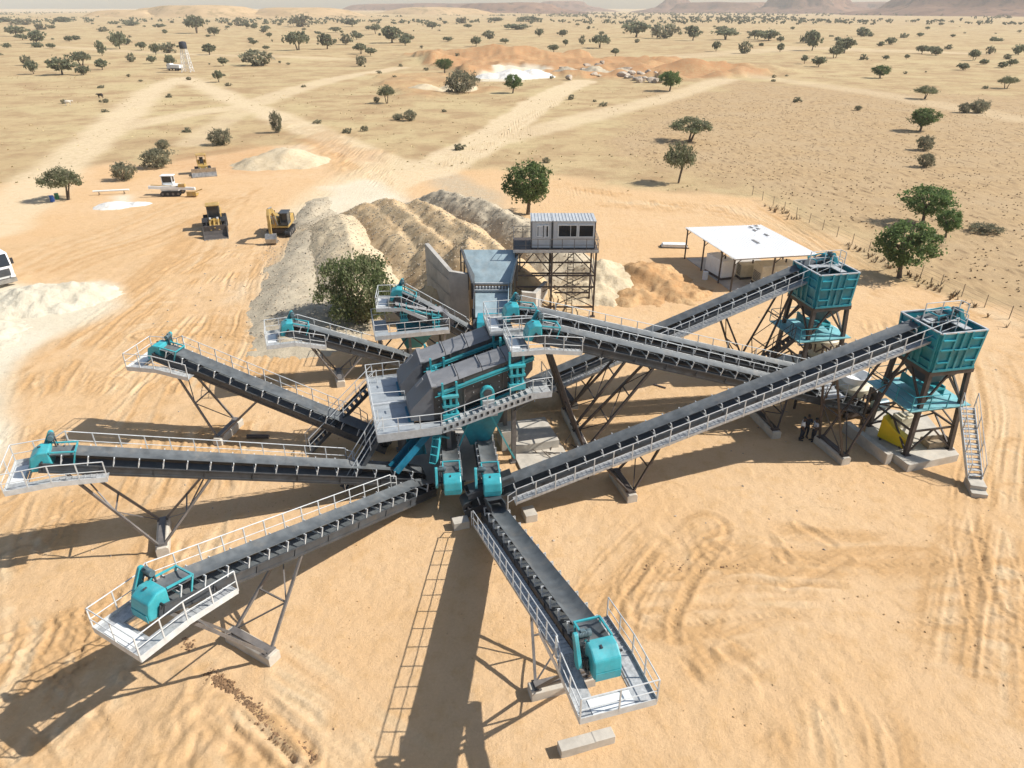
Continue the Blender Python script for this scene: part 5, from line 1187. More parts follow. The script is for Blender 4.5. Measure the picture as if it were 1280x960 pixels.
# ---------------------------------------------------------------- ANIMALS AND PEOPLE (skinned skeletons)
def skin_mesh(name,pts,edges,rad,mt,parent,sub=2,root=0):
    me=bpy.data.meshes.new(name); me.from_pydata([tuple(p) for p in pts],edges,[]); me.materials.append(mt)
    o=bpy.data.objects.new(name,me); COL.objects.link(o); o.parent=parent
    bm=bmesh.new(); bm.from_mesh(me); L=bm.verts.layers.skin.verify()
    bm.verts.ensure_lookup_table()
    for i,v in enumerate(bm.verts):
        r=rad[i]; v[L].radius=(r,r) if not hasattr(r,'__len__') else r; v[L].use_root=(i==root)
    bm.to_mesh(me); bm.free()
    s=o.modifiers.new('skin','SKIN'); s.use_smooth_shade=True
    if sub: q=o.modifiers.new('sub','SUBSURF'); q.levels=sub; q.render_levels=sub
    return o
def person(label,loc,rz,shirt,armpose=0):
    t=thing('person',label,'person',loc,rz)
    P={ 'pel':(0,0,.95),'sp':(0,0,1.15),'ch':(.01,0,1.35),'nk':(.01,0,1.5),'hd':(.03,0,1.58),'hd2':(.03,0,1.72)}
    pts=[(0,0,.95),(0,0,1.14),(.0,0,1.34),(.01,0,1.47),(.03,0,1.57),(.035,0,1.70)]; ed=[(0,1),(1,2),(2,3),(3,4),(4,5)]; rad=[(.17,.12),(.145,.11),(.18,.12),(.06,.06),(.075,.085),(.08,.095)]
    arms=[]
    for s in (-1,1):
        i=len(pts); sh=(0,s*.2,1.41); el=(-.03,s*.25,1.13) if armpose==0 or s<0 else (.08,s*.27,1.15); wr=(.10,s*.22,.92) if armpose==0 or s<0 else (.27,s*.12,1.2)
        hd=(wr[0]+.03,wr[1],wr[2]-.07) if armpose==0 or s<0 else (wr[0]+.06,wr[1]-.04,wr[2]+.03)
        pts+=[sh,el,wr,hd]; ed+=[(2,i),(i,i+1),(i+1,i+2),(i+2,i+3)]; rad+=[.065,.05,.035,.035]; arms.append((sh,el,wr,hd))
        # five fingers and a thumb leaving the side of the palm
        for f in range(4):
            k=len(pts); dxy=(f-1.5)*.016
            d=Vector(hd)-Vector(wr); d.normalize(); tip=Vector(hd)+d*(.075-.008*abs(f-1))+Vector((.01,dxy,0)); pts.append(tuple(tip)); ed.append((i+3,k)); rad.append(.009)
        k=len(pts); pts.append((hd[0]+.04,hd[1]-s*.03,hd[2]+.02)); ed.append((i+3,k)); rad.append(.011)
    for s in (-1,1):
        i=len(pts); pts+=[(0,s*.1,.88),(.02,s*.115,.5),(-.02,s*.12,.09),(.14,s*.135,.04)]; ed+=[(0,i),(i,i+1),(i+1,i+2),(i+2,i+3)]; rad+=[.09,.062,.042,.035]
    skin_mesh('body',pts,ed,rad,SKIN,t)
    # face details, hair
    mb=MB()
    mb.box((.125,0,1.64),(.03,.025,.04)); mb.box((.11,0,1.595),(.015,.05,.012))
    for s in (-1,1): mb.box((.112,s*.035,1.665),(.012,.022,.012)); mb.box((.03,s*.088,1.645),(.04,.02,.06))
    mb.build('face_features',SKIN,t)
    mb=MB(); n=12; mb.loft([[( .02+r*math.cos(2*PI*k/n),r*.9*math.sin(2*PI*k/n),z) for k in range(n)] for r,z in ((.098,1.69),(.106,1.735),(.085,1.785),(.03,1.805))]); mb.build('hair',HAIR,t,True)
    sp=[(0,0,.93),(0,0,1.14),(0,0,1.35),(.005,0,1.45)]; se=[(0,1),(1,2),(2,3)]; sr=[(.19,.14),(.165,.13),(.2,.14),(.085,.08)]
    for sh,el,wr,hd in arms:
        i=len(sp); sp+=[sh,tuple(Vector(sh).lerp(Vector(el),.75))]; se+=[(2,i),(i,i+1)]; sr+=[.082,.07]
    skin_mesh('shirt',sp,se,sr,shirt,t)
    tp_=[(0,0,.97),(0,0,.9)]; te=[(0,1)]; tr=[(.185,.135),(.18,.13)]
    for s in (-1,1):
        i=len(tp_); tp_+=[(0,s*.105,.82),(.02,s*.115,.5),(-.02,s*.12,.1)]; te+=[(1,i),(i,i+1),(i+1,i+2)]; tr+=[.105,.08,.062]
    skin_mesh('trousers',tp_,te,tr,CLOTHD,t)
    for s in (-1,1): mb=MB(); mb.loft([[(-.1,s*.12-.05,z),(.06,s*.125-.055,z),(.2,s*.135-.035,z*.6),(.2,s*.135+.035,z*.6),(.06,s*.125+.055,z),(-.1,s*.12+.05,z)] for z in (.0,.09)]); mb.build('shoe',BLACK,t)
p=G(1000,549.5); person('standing man in a white shirt and dark trousers, left of the three under the conveyor',(p.x,p.y,0),R(-20),SHIRTW)
p=G(1007.5,549); person('standing man in dark clothes, middle of the three under the conveyor',(p.x,p.y+.25,0),R(-95),CLOTHD,1)
p=G(1015.5,551); person('standing man in a pale grey shirt, right of the three under the conveyor',(p.x,p.y,0),R(190),SHIRTG,1)
def cow(label,loc,rz,mt):
    t=thing('cow',label,'cow',loc,rz)
    pts=[(-.75,0,1.15),(-.2,0,1.12),(.45,0,1.12),(.7,0,1.2),(1.0,0,1.3),(1.2,0,1.28),(1.45,0,1.1)]; ed=[(i,i+1) for i in range(6)]; rad=[(.27,.3),(.33,.4),(.3,.4),(.18,.28),(.13,.19),(.15,.16),(.09,.09)]
    for x,h in ((-.7,1),(.5,0)):
        for s in (-1,1):
            i=len(pts); kx=-.1 if h else .02
            pts+=[(x+(.05 if h else 0),s*.2,.85),(x+(.12 if h else 0),s*.2,.62),(x+kx,s*.2,.42),(x,s*.2,.04)]; ed+=[(0 if h else 2,i),(i,i+1),(i+1,i+2),(i+2,i+3)]; rad+=[.17,.11,.065,.055]
    i=len(pts); pts+=[(-1.02,0,1.2),(-1.1,0,.6)]; ed+=[(0,i),(i,i+1)]; rad+=[.05,.03]
    skin_mesh('body',pts,ed,rad,mt,t,1,1)
    mb=MB()
    for s in (-1,1): mb.path([(1.18,s*.08,1.42),(1.2,s*.2,1.55),(1.28,s*.22,1.7)],[.035,.025,.01],6); 
    mb.build('horn',CREAM,t)
    mb=MB()
    for s in (-1,1): mb.box((1.12,s*.2,1.36),(.06,.16,.08))
    mb.build('ear',mt,t)
p=G(126,123); cow('dark cow grazing alone on the pale plain at left',(p.x,p.y,0),R(175),BROWNF)
p=G(86,132); cow('pale cow on the dry plain left of the dark cow',(p.x,p.y,0),R(20),PALEF)
# drums under the acacia
for u,v,mt,l in ((66,252,BLUEP,'small blue drum in the shade of the flat acacia at left'),(72,249,GREENP,'small green drum in the shade of the flat acacia at left')):
    mb=MB(); mb.tube((0,0,0),(0,0,.9),.3,14); mb.tube((0,0,.3),(0,0,.33),.32,14); mb.tube((0,0,.6),(0,0,.63),.32,14); o=mb.build('plastic_drum',mt,smooth=True); o.location=G(u,v); tag(o,l,'drum')
# ---------------------------------------------------------------- TREES
def leafmat(name,a,b_,c_):
    m,n,b=nt(name); g=n.nodes.new('ShaderNodeNewGeometry'); ri=g.outputs['Random Per Island']; tc=n.nodes.new('ShaderNodeTexCoord').outputs['Object']; oi=n.nodes.new('ShaderNodeObjectInfo').outputs['Random']
    c=mix(n,ramp(n,ri,.1,.9).outputs['Color'],a,b_); c=mix(n,ramp(n,noise(n,.9,3,.5,tc).outputs['Fac'],.45,.65).outputs['Color'],c,c_)
    c=mix(n,mul_(n,oi,.35),c,(.10,.085,.045)); n.links.new(c,b.inputs['Base Color']); b.inputs['Roughness'].default_value=.7; b.inputs['Specular IOR Level'].default_value=.2
    tr=n.nodes.new('ShaderNodeBsdfTranslucent'); n.links.new(c,tr.inputs['Color']); mx=n.nodes.new('ShaderNodeMixShader'); mx.inputs[0].default_value=.52; n.links.new(b.outputs[0],mx.inputs[1]); n.links.new(tr.outputs[0],mx.inputs[2]); n.links.new(mx.outputs[0],n.nodes['Material Output'].inputs['Surface'])
    return m
def mul_(n,a,k):
    x=n.nodes.new('ShaderNodeMath'); x.operation='MULTIPLY'; n.links.new(a,x.inputs[0]); x.inputs[1].default_value=k; return x.outputs[0]
L_LUSH=leafmat('lush_leaves',(.09,.15,.05),(.18,.26,.09),(.13,.20,.065)); L_OLIVE=leafmat('olive_leaves',(.14,.165,.08),(.25,.26,.15),(.28,.27,.17)); L_DARK=leafmat('dark_leaves',(.18,.20,.125),(.27,.285,.17),(.24,.25,.16)); L_GREY=leafmat('grey_green_leaves',(.20,.205,.13),(.30,.295,.19),(.32,.29,.20))
L_THORN=leafmat('thorn_bush_leaves',(.10,.14,.05),(.20,.235,.10),(.24,.24,.13))
def make_crown(r_,W,H,z0,nc,nl,ls,shape,cl=.2):
    mb=MB(); 
    for i in range(nc):
        while True:
            d=Vector((r_.uniform(-1,1),r_.uniform(-1,1),r_.uniform(-1,1)))
            if .05<d.length<1: break
        rr=d.length; d=d/rr; rr=rr**.45
        if shape=='flat':
            c=Vector((d.x*rr*W,d.y*rr*W,z0+H*(.55+.45*d.z*rr)*(1-.35*(d.x*d.x+d.y*d.y)*rr)))
        else: c=Vector((d.x*rr*W,d.y*rr*W,z0+H*.5+d.z*rr*H*.5))
        # uneven outline: lobes
        lob=1+.2*math.sin(3*math.atan2(d.y,d.x)+1.3+d.z*2)+.17*math.sin(5*math.atan2(d.y,d.x)+d.z*4)+.12*math.sin(9*d.z+2*d.x); c.x*=lob; c.y*=lob
        cr=cl*W*r_.uniform(.6,1.25)
        for j in range(nl):
            q=c+Vector((r_.gauss(0,.5),r_.gauss(0,.5),r_.gauss(0,.38)))*cr
            nrm=Vector((r_.gauss(0,1),r_.gauss(0,1),r_.gauss(.6,1))).normalized(); a=nrm.orthogonal().normalized(); a.rotate(Matrix.Rotation(r_.uniform(0,6.28),3,nrm)); bb=nrm.cross(a); s=ls*r_.uniform(.6,1.3)
            mb.add([q-a*s,q+bb*s*.55,q+a*s,q-bb*s*.55],[(0,1,2,3)])
    return mb
def make_trunk(r_,z0,H,W,tr,stems=1,lean=.15):
    mb=MB()
    for s in range(stems):
        a=r_.uniform(0,6.28); off=0 if stems==1 else .12*W; b=Vector((math.cos(a)*off,math.sin(a)*off,-.1)); l=lean*W*(1 if stems==1 else 2.2); m1=Vector((b.x+math.cos(a)*l*.4,b.y+math.sin(a)*l*.4,z0*.55)); top=Vector((b.x+math.cos(a)*l,b.y+math.sin(a)*l,z0+H*.2))
        mb.path([b,m1,top],[tr*1.25,tr*.95,tr*.75],7)
        for k in range(5 if stems==1 else 3):
            aa=a+6.28*k/5+r_.uniform(-.4,.4); e=top+Vector((math.cos(aa)*W*r_.uniform(.45,.8),math.sin(aa)*W*r_.uniform(.45,.8),H*r_.uniform(.25,.6))); mm=top.lerp(e,.5)+Vector((0,0,-.05*H)); mb.path([top,mm,e],[tr*.6,tr*.42,tr*.15],5)
    return mb
KINDS={'lush':dict(W=2.2,H=3.6,z0=1.3,nc=210,nl=26,ls=.15,shape='ball',m=L_LUSH,tr=.2,stems=1),
 'acacia':dict(W=2.6,H=2.2,z0=1.7,nc=170,nl=20,ls=.16,shape='flat',m=L_OLIVE,tr=.14,stems=2),
 'bush':dict(W=2.0,H=2.4,z0=.15,nc=150,nl=18,ls=.15,shape='ball',m=L_GREY,tr=.09,stems=4),
 'thorn':dict(W=3.3,H=4.6,z0=.3,nc=380,nl=30,ls=.14,shape='ball',m=L_THORN,tr=.13,stems=5),
 'far':dict(W=2.5,H=3.0,z0=1.0,nc=75,nl=12,ls=.40,shape='ball',m=L_DARK,tr=.2,stems=1),
 'farflat':dict(W=3.0,H=2.4,z0=1.4,nc=75,nl=12,ls=.40,shape='flat',m=L_DARK,tr=.18,stems=2),
 'farbush':dict(W=1.9,H=2.0,z0=.1,nc=36,nl=9,ls=.36,shape='ball',m=L_GREY,tr=.1,stems=3)}
PROTO={}
def proto(kind,v):
    k=(kind,v)
    if k not in PROTO:
        d=KINDS[kind]; r_=random.Random(hash(kind)%1000*0+sum(map(ord,kind))*7+v); f=1+.18*(v-1)
        tm=make_trunk(r_,d['z0']+.2,d['H'],d['W'],d['tr'],d['stems']).mesh('trunk',BARK); cm=make_crown(r_,d['W']*(1+.08*v),d['H']*(1-.06*v),d['z0'],d['nc'],d['nl'],d['ls'],d['shape'])
        if kind in('thorn',): pass
        me=bpy.data.meshes.new('crown'); me.from_pydata(cm.v,[],cm.f); me.materials.append(d['m']); PROTO[k]=(tm,me,d)
    return PROTO[k]
def tree(kind,loc,h,w,label,v=0,group=None,cat='tree',name=None):
    tm,cm,d=proto(kind,v); tot=d['z0']+d['H']; sz=h/tot; sx=w/(2*d['W'])
    nm=name or {'lush':'leafy_tree','acacia':'acacia_tree','bush':'desert_bush','thorn':'thorny_bush'}.get(kind,'savanna_tree' if kind!='farbush' else 'desert_bush')
    t=thing(nm,label,cat,loc,random.uniform(0,6.28),group); t.scale=(sx,sx,sz)
    inst('trunk',tm,t,(0,0,0)); inst('crown',cm,t,(0,0,0)); return t
def ptree(kind,u,v,wpx,hpx,label,var=0,group=None,cat='tree'):
    p=G(u,v); dist_=(p-Vector((0,0,CAM_H))).dot(_f); pxm=FPX/dist_
    dep=math.atan2(CAM_H,p.y); return tree(kind,p,.92*hpx/pxm/max(.5,math.cos(dep)),.88*wpx/pxm,label,var,group,cat)
for a in (('lush',660,268,58,66,'dense bright green tree right of the earth ramp and behind the cabin tower'),
 ('thorn',452,402,90,82,'large olive thorny bush between the gravel bank and the scalping screen',0,None,'bush'),
 ('acacia',83,250,46,40,'flat topped acacia shading two drums at the left'),
 ('bush',157,225,30,22,'small round bush right of the flat acacia, left of the drilling rig',0,None,'bush'),
 ('bush',198,209,36,24,'wide grey bush just beyond the drilling rig',1,None,'bush'),
 ('bush',204,186,16,12,'tiny bush beyond the wide grey bush',1,None,'bush'),
 ('bush',277,181,25,22,'round grey green bush left of the sandy track junction',2,None,'bush'),
 ('bush',347,166,15,26,'slim dark shrub by the edge of the sandy track',0,None,'bush'),
 ('lush',1124,347,66,74,'big leafy tree just behind the nearer teal hopper, nearest of the field edge trees',1),
 ('lush',1153,280,50,52,'tall tree second in the row of field edge trees',2),
 ('lush',1182,297,30,36,'small round tree right of the tall field edge tree',0),
 ('lush',1150,164,32,30,'dark round tree alone in the dry field at upper right',1),
 ('bush',1155,188,22,18,'grey bush in the dry field below the dark round tree',0,None,'bush'),
 ('bush',1156,209,20,18,'dark low bush in the dry field, lower of the pair below the round tree',1,None,'bush'),
 ('acacia',1155,124,24,17,'small flat crowned tree beyond the dark round tree in the field',1),
 ('bush',1205,141,16,12,'left and smaller bush of the pair right of the dark round tree',0,None,'bush'),
 ('bush',1223,141,20,18,'right and larger bush of the pair right of the dark round tree',2,None,'bush'),
 ('acacia',1257,111,20,16,'lone rounded tree at the far right edge of the pale plain',2),
 ('acacia',860,177,52,30,'broad olive acacia in the middle of the dry field'),
 ('acacia',846,229,36,52,'pale green feathery tree in front of the broad acacia',1),
 ('lush',837,114,24,27,'dark tree beside the tumbled rocks at the quarry edge',2),
 ('lush',1100,98,22,16,'compact dark tree on the pale strip at upper right',0),
 ('acacia',484,129,22,22,'small tree standing alone below the quarry spoil'),
 ('bush',513,151,16,14,'sparse shrub left of the pale main track',1,None,'bush'),
 ('bush',498,150,12,9,'tiny shrub left of the sparse shrub beside the main track',2,None,'bush'),
 ('lush',641,116,20,24,'dark bush at the foot of the white quarry heap',1),
 ('bush',577,116,34,30,'grey bush cluster at the near rim of the quarry pit',2,None,'bush'),
 ('lush',556,91,18,19,'dark small tree on the rim of the quarry',2),
 ('bush',471,128,8,7,'very small dark shrub left of the lone tree below the spoil',0,None,'bush'),
 ('farflat',274,103,12,15,'slim dark tree right of the water tower',0),
 ('bush',1230,290,36,12,'low brown bush row in the dry field right of the field edge trees',2,None,'bush'),
 ('bush',1072,138,8,7,'tiny shrub in the dry field left of the flat crowned tree',2,None,'bush')):
    ptree(*a)
far=[(47,55,24,15),(65,62,10,8),(42,92,14,16),(35,82,14,12),(78,93,32,20),(102,81,26,16),(128,87,16,12),(165,77,12,10),(150,62,18,22),(178,63,14,10),(195,69,12,14),(210,66,24,12),(262,68,18,12),(246,42,24,22),(268,44,14,10),
 (322,81,42,17),(279,82,12,10),(373,62,30,22),(409,61,22,17),(432,54,18,11),(446,49,14,8),(451,67,16,12),(463,69,14,9),(451,82,14,12),(490,53,30,18),(510,53,16,10),(560,52,12,6),(612,48,16,9),(595,58,12,12),(214,85,12,16),(128,71,12,18),
 (572,75,9,8),(190,79,10,9),(309,37,10,9),(318,37,8,7),(376,34,26,15),(440,33,18,8),(470,42,12,12),(333,38,10,6),(300,33,14,10),(692,65,14,9),(750,59,22,15),(707,57,8,7),(728,55,9,10),(674,46,10,10),(769,70,10,9),
 (795,46,34,18),(830,47,36,17),(866,50,20,16),(907,49,30,13),(895,64,10,12),(930,67,16,14),(960,52,26,14),(945,50,20,12),(1015,63,20,22),(1010,55,18,15),(1023,83,16,12),(1043,74,18,16),(1055,66,24,18),(1055,58,24,10),(1078,48,18,12),(1005,80,8,11),
 (1113,57,12,10),(1130,50,12,8),(1152,67,14,10),(1165,68,16,10),(1170,70,14,9),(1186,62,10,6),(1204,88,12,9),(1217,76,14,13),(1229,82,10,8),(1237,68,10,10),(1252,86,12,8),(1263,84,12,10),(1272,70,14,14),(1259,75,10,7),(1133,74,6,6),(1107,76,8,7),(975,65,10,10),(1078,76,10,8),
 (646,38,30,8),(660,28,30,7),(620,28,20,6),(578,30,16,8),(540,36,18,8),(585,36,10,6),(420,40,14,6),(52,38,16,8),(20,45,24,12),(10,62,10,8),(95,51,14,6),(130,40,14,6),(165,33,18,6),(200,36,16,6),(5,30,20,8),(30,32,24,9),(80,30,22,8)]
cnt=0
for i,(u,v,w,h) in enumerate(far):
    k=('far','farflat','far','farbush')[i%4]; ptree(k,u,v,w*.95,h*1.05,'dark far off savanna tree scattered over the pale plain behind the plant' if k!='farbush' else 'small far off grey bush scattered over the pale plain behind the plant',i%3,'trees scattered over the far plain' if k!='farbush' else 'bushes scattered over the far plain','tree' if k!='farbush' else 'bush')
rr=random.Random(5); k_=0
while k_<150:
    y=rr.uniform(300,1500)**1.0; u=rr.uniform(-60,1340); x=(u-640)/FPX*y*.93
    vv=480-FPX*math.tan(PITCH-math.atan2(CAM_H,y))
    if rr.random()<(.8 if y<520 else .15): continue
    if 430<u<980 and vv>60 : continue
    kk=rr.choice(('far','farflat','far','farbush','farbush')); h=rr.uniform(2.6,6.0) if kk!='farbush' else rr.uniform(1.5,3)
    tree(kk,(x,y,-.3),h,h*rr.uniform(.9,1.5),'dark far off savanna tree scattered over the pale plain behind the plant' if kk!='farbush' else 'small far off grey bush scattered over the pale plain behind the plant',rr.randrange(3),'trees scattered over the far plain' if kk!='farbush' else 'bushes scattered over the far plain','tree' if kk!='farbush' else 'bush'); k_+=1
k_=0
while k_<55:
    y=rr.uniform(125,420); u=rr.uniform(10,1270); x=(u-640)/FPX*y*.93
    a_=np.array([x]); b_=np.array([y])
    if sdf(a_,b_,pad_poly)[0]>-3 or (sdf(a_,b_,field_poly)[0]>0 and rr.random()<.75): continue
    h=rr.uniform(.6,1.7); tree('farbush',(x,y,-.15),h,h*rr.uniform(1,1.9),'low scrubby bush on the dry plain between the site and the far trees',rr.randrange(3),'low scrub on the plain','bush'); k_+=1
# woodland far away: reads as one mass
mb=MB()
for i in range(2600):
    y=rr.uniform(1250,3600); x=rr.uniform(-.80,.80)*y
    if fbm(np.array([x*.0022]),np.array([y*.0035]),3,8)[0]<.47: continue
    w=rr.uniform(4,9); h=rr.uniform(4,8)
    for j in range(9):
        c=Vector((x+rr.gauss(0,w*.35),y+rr.gauss(0,w*.35),h*rr.uniform(.3,.95))); s=rr.uniform(1.2,2.2); a=Vector((rr.gauss(0,1),rr.gauss(0,1),rr.gauss(0,1))).normalized(); b2=a.orthogonal().normalized(); c2=a.cross(b2)
        mb.add([c+a*s,c+b2*s*.9,c+c2*s*.9,c-a*s,c-b2*s*.9,c-c2*s*.9],[(0,1,2),(0,2,4),(0,4,5),(0,5,1),(3,2,1),(3,4,2),(3,5,4),(3,1,5)])
me=bpy.data.meshes.new('far_woodland'); me.from_pydata(mb.v,[],mb.f); me.materials.append(L_DARK); o=bpy.data.objects.new('far_woodland',me); COL.objects.link(o); tag(o,'hazy belt of far off trees below the hills','woodland',None,'stuff')

# ---------------------------------------------------------------- ground cover: stubble in the field, dry grass, stones
def tufts(name,label,n_,mask,mt,h,w,x0,x1,y0,y1,k=3,cat='grass'):
    mb=MB(); pts=rng.uniform((x0,y0),(x1,y1),(n_,2)); mk=mask(pts[:,0],pts[:,1])
    for (x,y),m_ in zip(pts,mk):
        if rr.random()>m_: continue
        for j in range(k):
            a=rr.uniform(0,6.28); l=rr.uniform(.5,1.3)*h; d=Vector((math.cos(a),math.sin(a),0)); s=Vector((-d.y,d.x,0))*w*rr.uniform(.5,1.2); b0=Vector((x,y,-.03))+d*w*rr.uniform(0,.8); t_=b0+d*l*rr.uniform(.2,.9)+Vector((0,0,l))
            mb.add([b0-s,b0+s,t_+s*.35,t_-s*.35],[(0,1,2,3)])
    me=bpy.data.meshes.new(name); me.from_pydata(mb.v,[],mb.f); me.materials.append(mt); o=bpy.data.objects.new(name,me); COL.objects.link(o); return tag(o,label,cat,None,'stuff')
STRAW=mat('dry_straw',(.36,.25,.13),.9,0,.3,.4); STRAWD=mat('dead_brush',(.27,.19,.105),.9,0,.3,.4); STUB=mat('stubble',(.33,.235,.135),.9,0,.3,.4); GRASSY=mat('yellow_dry_grass',(.52,.42,.22),.9,0,.15,.1)
pf=lambda x,y: sst(0,3,sdf(x,y,field_poly))*np.clip(1.5-y/190,0.08,1)
tufts('crop_stubble','dry crop stubble dotted over the harvested field at right',9000,pf,STUB,.12,.13,15,190,30,260,4,'stubble')
tufts('dry_grass','straw coloured dead grass between the stubble',5000,pf,STRAW,.12,.12,15,190,30,260,4)
edge=gp((935,246),(1080,318),(1290,420),(1500,520))
ef=lambda x,y: 1-sst(.2,1.4,np.abs(segdist(x,y,edge)))
tufts('field_edge_brush','brown dead brush along the fence between field and sand',9000,lambda x,y:ef(x,y)*(fbm(x*.2,y*.2,3,4)>.45),STRAWD,.45,.08,15,70,25,105,5,'brush')
plain=lambda x,y:(1-sst(-3,4,sdf(x,y,pad_poly)))*(1-sst(-3,2,sdf(x,y,field_poly)))*(fbm(x*.03,y*.03,3,12)>.45)
tufts('plain_grass','tufts of yellow dry grass over the plain behind the site',3000,plain,GRASSY,.2,.2,-260,160,110,330,3)
ROCK=mat('quarry_rock',(.40,.32,.24),.95,0,.25,1.5,.2,(.5,.34,.2),.03); ROCKP=mat('pale_rock',(.45,.38,.30),.95,0,.2,1.5,.2)
def rock_mesh(s,mt,nm='boulder'):
    bm=bmesh.new(); bmesh.ops.create_icosphere(bm,subdivisions=2,radius=1); r3=random.Random(s); ax=[(Vector((r3.gauss(0,1),r3.gauss(0,1),r3.gauss(0,1))).normalized(),r3.uniform(.45,.85)) for _ in range(9)]
    for v in bm.verts:
        for d,l in ax:
            t_=v.co.dot(d)
            if t_>l: v.co-=d*(t_-l)
        v.co.z*=.75
    me=bpy.data.meshes.new(nm); bm.to_mesh(me); bm.free(); me.materials.append(mt); return me
DAMP=mat('damp_earth',(.24,.14,.07),.95,0,.25,2.0); CLOD=mat('dry_clod',(.52,.34,.17),.95,0,.15,1.5); RUBB=mat('rubble_stone',(.40,.33,.24),.95,0,.25,1.5,.3,(.5,.38,.24)); RM=[rock_mesh(i,ROCK if i%2 else ROCKP) for i in range(6)]
def scatter_stones(name,label,pts,smin,smax,mt):
    mb=MB(); base=[RM[i] for i in range(6)]
    for x,y,z in pts:
        me=base[rr.randrange(6)]; s=rr.uniform(smin,smax)**1; M=Matrix.Rotation(rr.uniform(0,6.28),3,'Z')
        o_=len(mb.v); mb.v+=[tuple(M@v.co*s+Vector((x,y,z))) for v in me.vertices]
        for p in me.polygons: mb.f.append(tuple(i+o_ for i in p.vertices)); mb.m.append(0)
    me=bpy.data.meshes.new(name); me.from_pydata(mb.v,[],mb.f); me.materials.append(mt); o=bpy.data.objects.new(name,me); COL.objects.link(o); return tag(o,label,'stones',None,'stuff')
bpy.context.view_layer.update()
dg=bpy.context.evaluated_depsgraph_get()
def drop(x,y):
    h,l,nn_,_,ob,_m=SC.ray_cast(dg,Vector((x,y,40)),Vector((0,0,-1))); return (l.z if h else 0.0, ob.name if ob else '')
pts=[]
for _ in range(7000):
    x=rr.uniform(-34,8); y=rr.uniform(56,108); z,nm=drop(x,y)
    if 'gravel_bank' in nm or 'spoil_heap' in nm or 'earth_ramp' in nm or (nm=='ground' and z>.0 and rr.random()<.08): pts.append((x,y,z))
scatter_stones('rubble','loose stones strewn over the gravel bank and earth heaps',pts,.035,.15,RUBB)
pts=[]
for _ in range(500):
    p=G(rr.gauss(338,6),rr.uniform(280,400)); pts.append((p.x,p.y,.03))
for _ in range(120): 
    p=G(rr.gauss(700,14),rr.uniform(520,570)); pts.append((p.x,p.y,.03))
for _ in range(120):
    p=G(rr.uniform(20,1260),rr.uniform(320,700)); pts.append((p.x,p.y,.01))
scatter_stones('pebbles','small stones lying about on the sand',pts,.03,.10,ROCK)
pts=[]
for _ in range(2600):
    x=rr.uniform(-24,30); y=rr.uniform(13,42); cl=vnoise(np.array([x*.35]),np.array([y*.35]),5)[0]
    if rr.random()<cl*cl*1.2: pts.append((x,y,.0))
scatter_stones('sand_clods','small clods of dry sand lying about the yard',pts,.02,.075,CLOD)
pts=[]
for a_,b_ in zip([(262,842),(300,870),(335,905)],[(300,870),(335,905),(395,955)]):
    for _ in range(260):
        t_=rr.random(); p=G(a_[0]+(b_[0]-a_[0])*t_+rr.gauss(0,4),a_[1]+(b_[1]-a_[1])*t_+rr.gauss(0,4)); pts.append((p.x,p.y,.02))
for _ in range(40):
    p=G(rr.gauss(236,5),rr.gauss(806,4)); pts.append((p.x,p.y,.01))
for _ in range(90):
    p=G(rr.uniform(805,925),rr.gauss(708,3)); pts.append((p.x,p.y,.0))
scatter_stones('damp_clods','dark damp clods of turned earth in a line at the lower left',pts,.025,.085,DAMP)
# big boulders in the quarry: each its own
for i in range(46):
    if i<30: u=rr.uniform(785,832); v=rr.uniform(91,104); s=rr.uniform(1.0,2.4)
    else: u=rr.uniform(700,785); v=rr.uniform(80,100); s=rr.uniform(1.0,3.0)
    p=G(u,v); o=bpy.data.objects.new('boulder',RM[i%6]); COL.objects.link(o); o.location=(p.x,p.y,s*.3); o.scale=(s*rr.uniform(.8,1.4),s,s*rr.uniform(.7,1)); o.rotation_euler=(0,0,rr.uniform(0,6))
    tag(o,'pale quarried boulder in the rock pile right of the quarry track' if i<30 else 'brown quarried boulder between the white heap and the pale rock pile','boulder','boulders in the pale rock pile' if i<30 else 'boulders beside the white heap')

mb=MB(); p0=G(706,580)
for i in range(46):
    a=rr.uniform(0,6.28); q=Vector((rr.gauss(0,.7),rr.gauss(0,.9),.05)); l=rr.uniform(.4,1.3); e=q+Vector((math.cos(a)*l,math.sin(a)*l,rr.uniform(.05,.6))); mb.path([q,q.lerp(e,.5)+Vector((rr.gauss(0,.1),rr.gauss(0,.1),.12)),e],[.045,.03,.012],5)
o=mb.build('dead_branches',BARK); o.location=p0; tag(o,'dark tangle of dead branches on the ground beside the concrete pad','branches',None,'stuff')

# ---------------------------------------------------------------- wire fence along the field
fp=[]
for a,b in zip(edge[:-1],edge[1:]):
    a=Vector((*a,0)); b=Vector((*b,0)); k=int((b-a).length/3.0)
    fp+=[a.lerp(b,i/k) for i in range(k)]
fp=[p for p in fp if p.y>24]
t=thing('wire_fence','thin wire fence with wooden posts along the edge of the dry field','fence',tuple(fp[0])); O=fp[0]; w=MB()
off=Vector((.9,.9,0))
for i,p in enumerate(fp):
    mb=MB(); q=p-O+off; mb.tube(q+Vector((0,0,-.1)),q+Vector((rr.uniform(-.06,.06),rr.uniform(-.06,.06),1.35)),.045,6); mb.build('post',WOOD,t)
    if i: 
        for h in (.4,.8,1.2): w.tube(fp[i-1]-O+off+Vector((0,0,h)),q+Vector((0,0,h)),.008,4)
w.build('wire',LEGG,t)

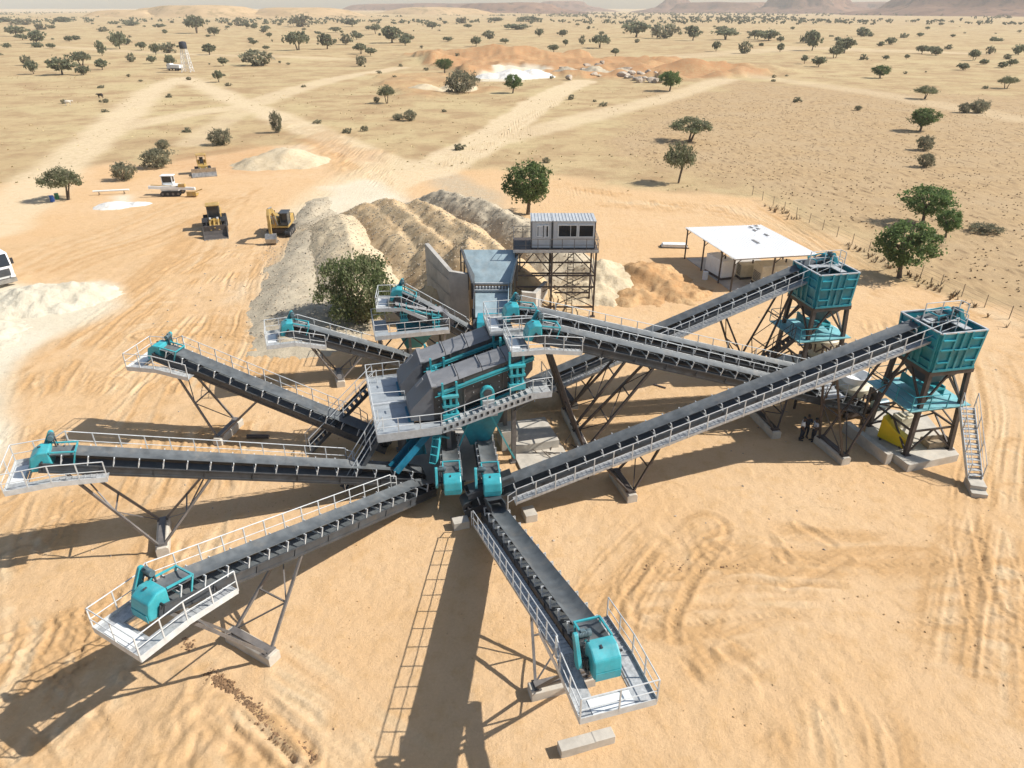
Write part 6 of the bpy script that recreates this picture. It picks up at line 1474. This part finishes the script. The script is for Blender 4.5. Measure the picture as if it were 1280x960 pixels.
# ---------------------------------------------------------------- HAZE, LIGHT, CAMERA
m=bpy.data.materials.new('haze_air'); m.use_nodes=True; n=m.node_tree; n.nodes.remove(n.nodes['Principled BSDF'])
pv=n.nodes.new('ShaderNodeVolumePrincipled'); pv.inputs['Color'].default_value=(1,1,1,1); pv.inputs['Density'].default_value=HAZE; pv.inputs['Anisotropy'].default_value=0
n.links.new(pv.outputs[0],n.nodes['Material Output'].inputs['Volume'])
mb=MB(); mb.rbox((-7000,-200,-12),(7000,5600,115)); hz=mb.build('haze',m); tag(hz,'thin pale dust haze in the air','haze',None,'stuff')
w=bpy.data.worlds.new('World'); SC.world=w; w.use_nodes=True; n=w.node_tree; bg=n.nodes['Background']
sky=n.nodes.new('ShaderNodeTexSky'); sky.sky_type='NISHITA'; sky.sun_disc=False; sky.sun_elevation=R(SUN_EL); sky.sun_rotation=R(90-SUN_AZ); sky.air_density=1.1; sky.dust_density=SKY_DUST; sky.ozone_density=.3; sky.altitude=300
n.links.new(sky.outputs[0],bg.inputs['Color']); bg.inputs['Strength'].default_value=SKY_S
sl=bpy.data.lights.new('sun','SUN'); sl.energy=SUN_S; sl.angle=R(.5); sl.color=(1,.965,.90); so=bpy.data.objects.new('sun',sl); COL.objects.link(so)
sd=Vector((math.cos(R(SUN_EL))*math.cos(R(SUN_AZ)),math.cos(R(SUN_EL))*math.sin(R(SUN_AZ)),math.sin(R(SUN_EL)))); so.rotation_euler=sd.to_track_quat('Z','Y').to_euler(); so.location=(60,20,60)
cam=bpy.data.cameras.new('camera'); co_=bpy.data.objects.new('camera',cam); COL.objects.link(co_); co_.location=(0,0,CAM_H); co_.rotation_euler=(R(90)-PITCH,0,0)
cam.sensor_width=36; cam.sensor_fit='HORIZONTAL'; cam.lens=36*FPX/1280; cam.clip_end=40000; cam.clip_start=.1; SC.camera=co_
vs=SC.view_settings; vs.view_transform='Standard'; vs.look='None'; vs.exposure=EXPO; vs.gamma=1; vs.use_curve_mapping=False
SC.cycles.volume_bounces=1; SC.cycles.max_bounces=7; SC.cycles.volume_max_steps=64; SC.cycles.use_denoising=True
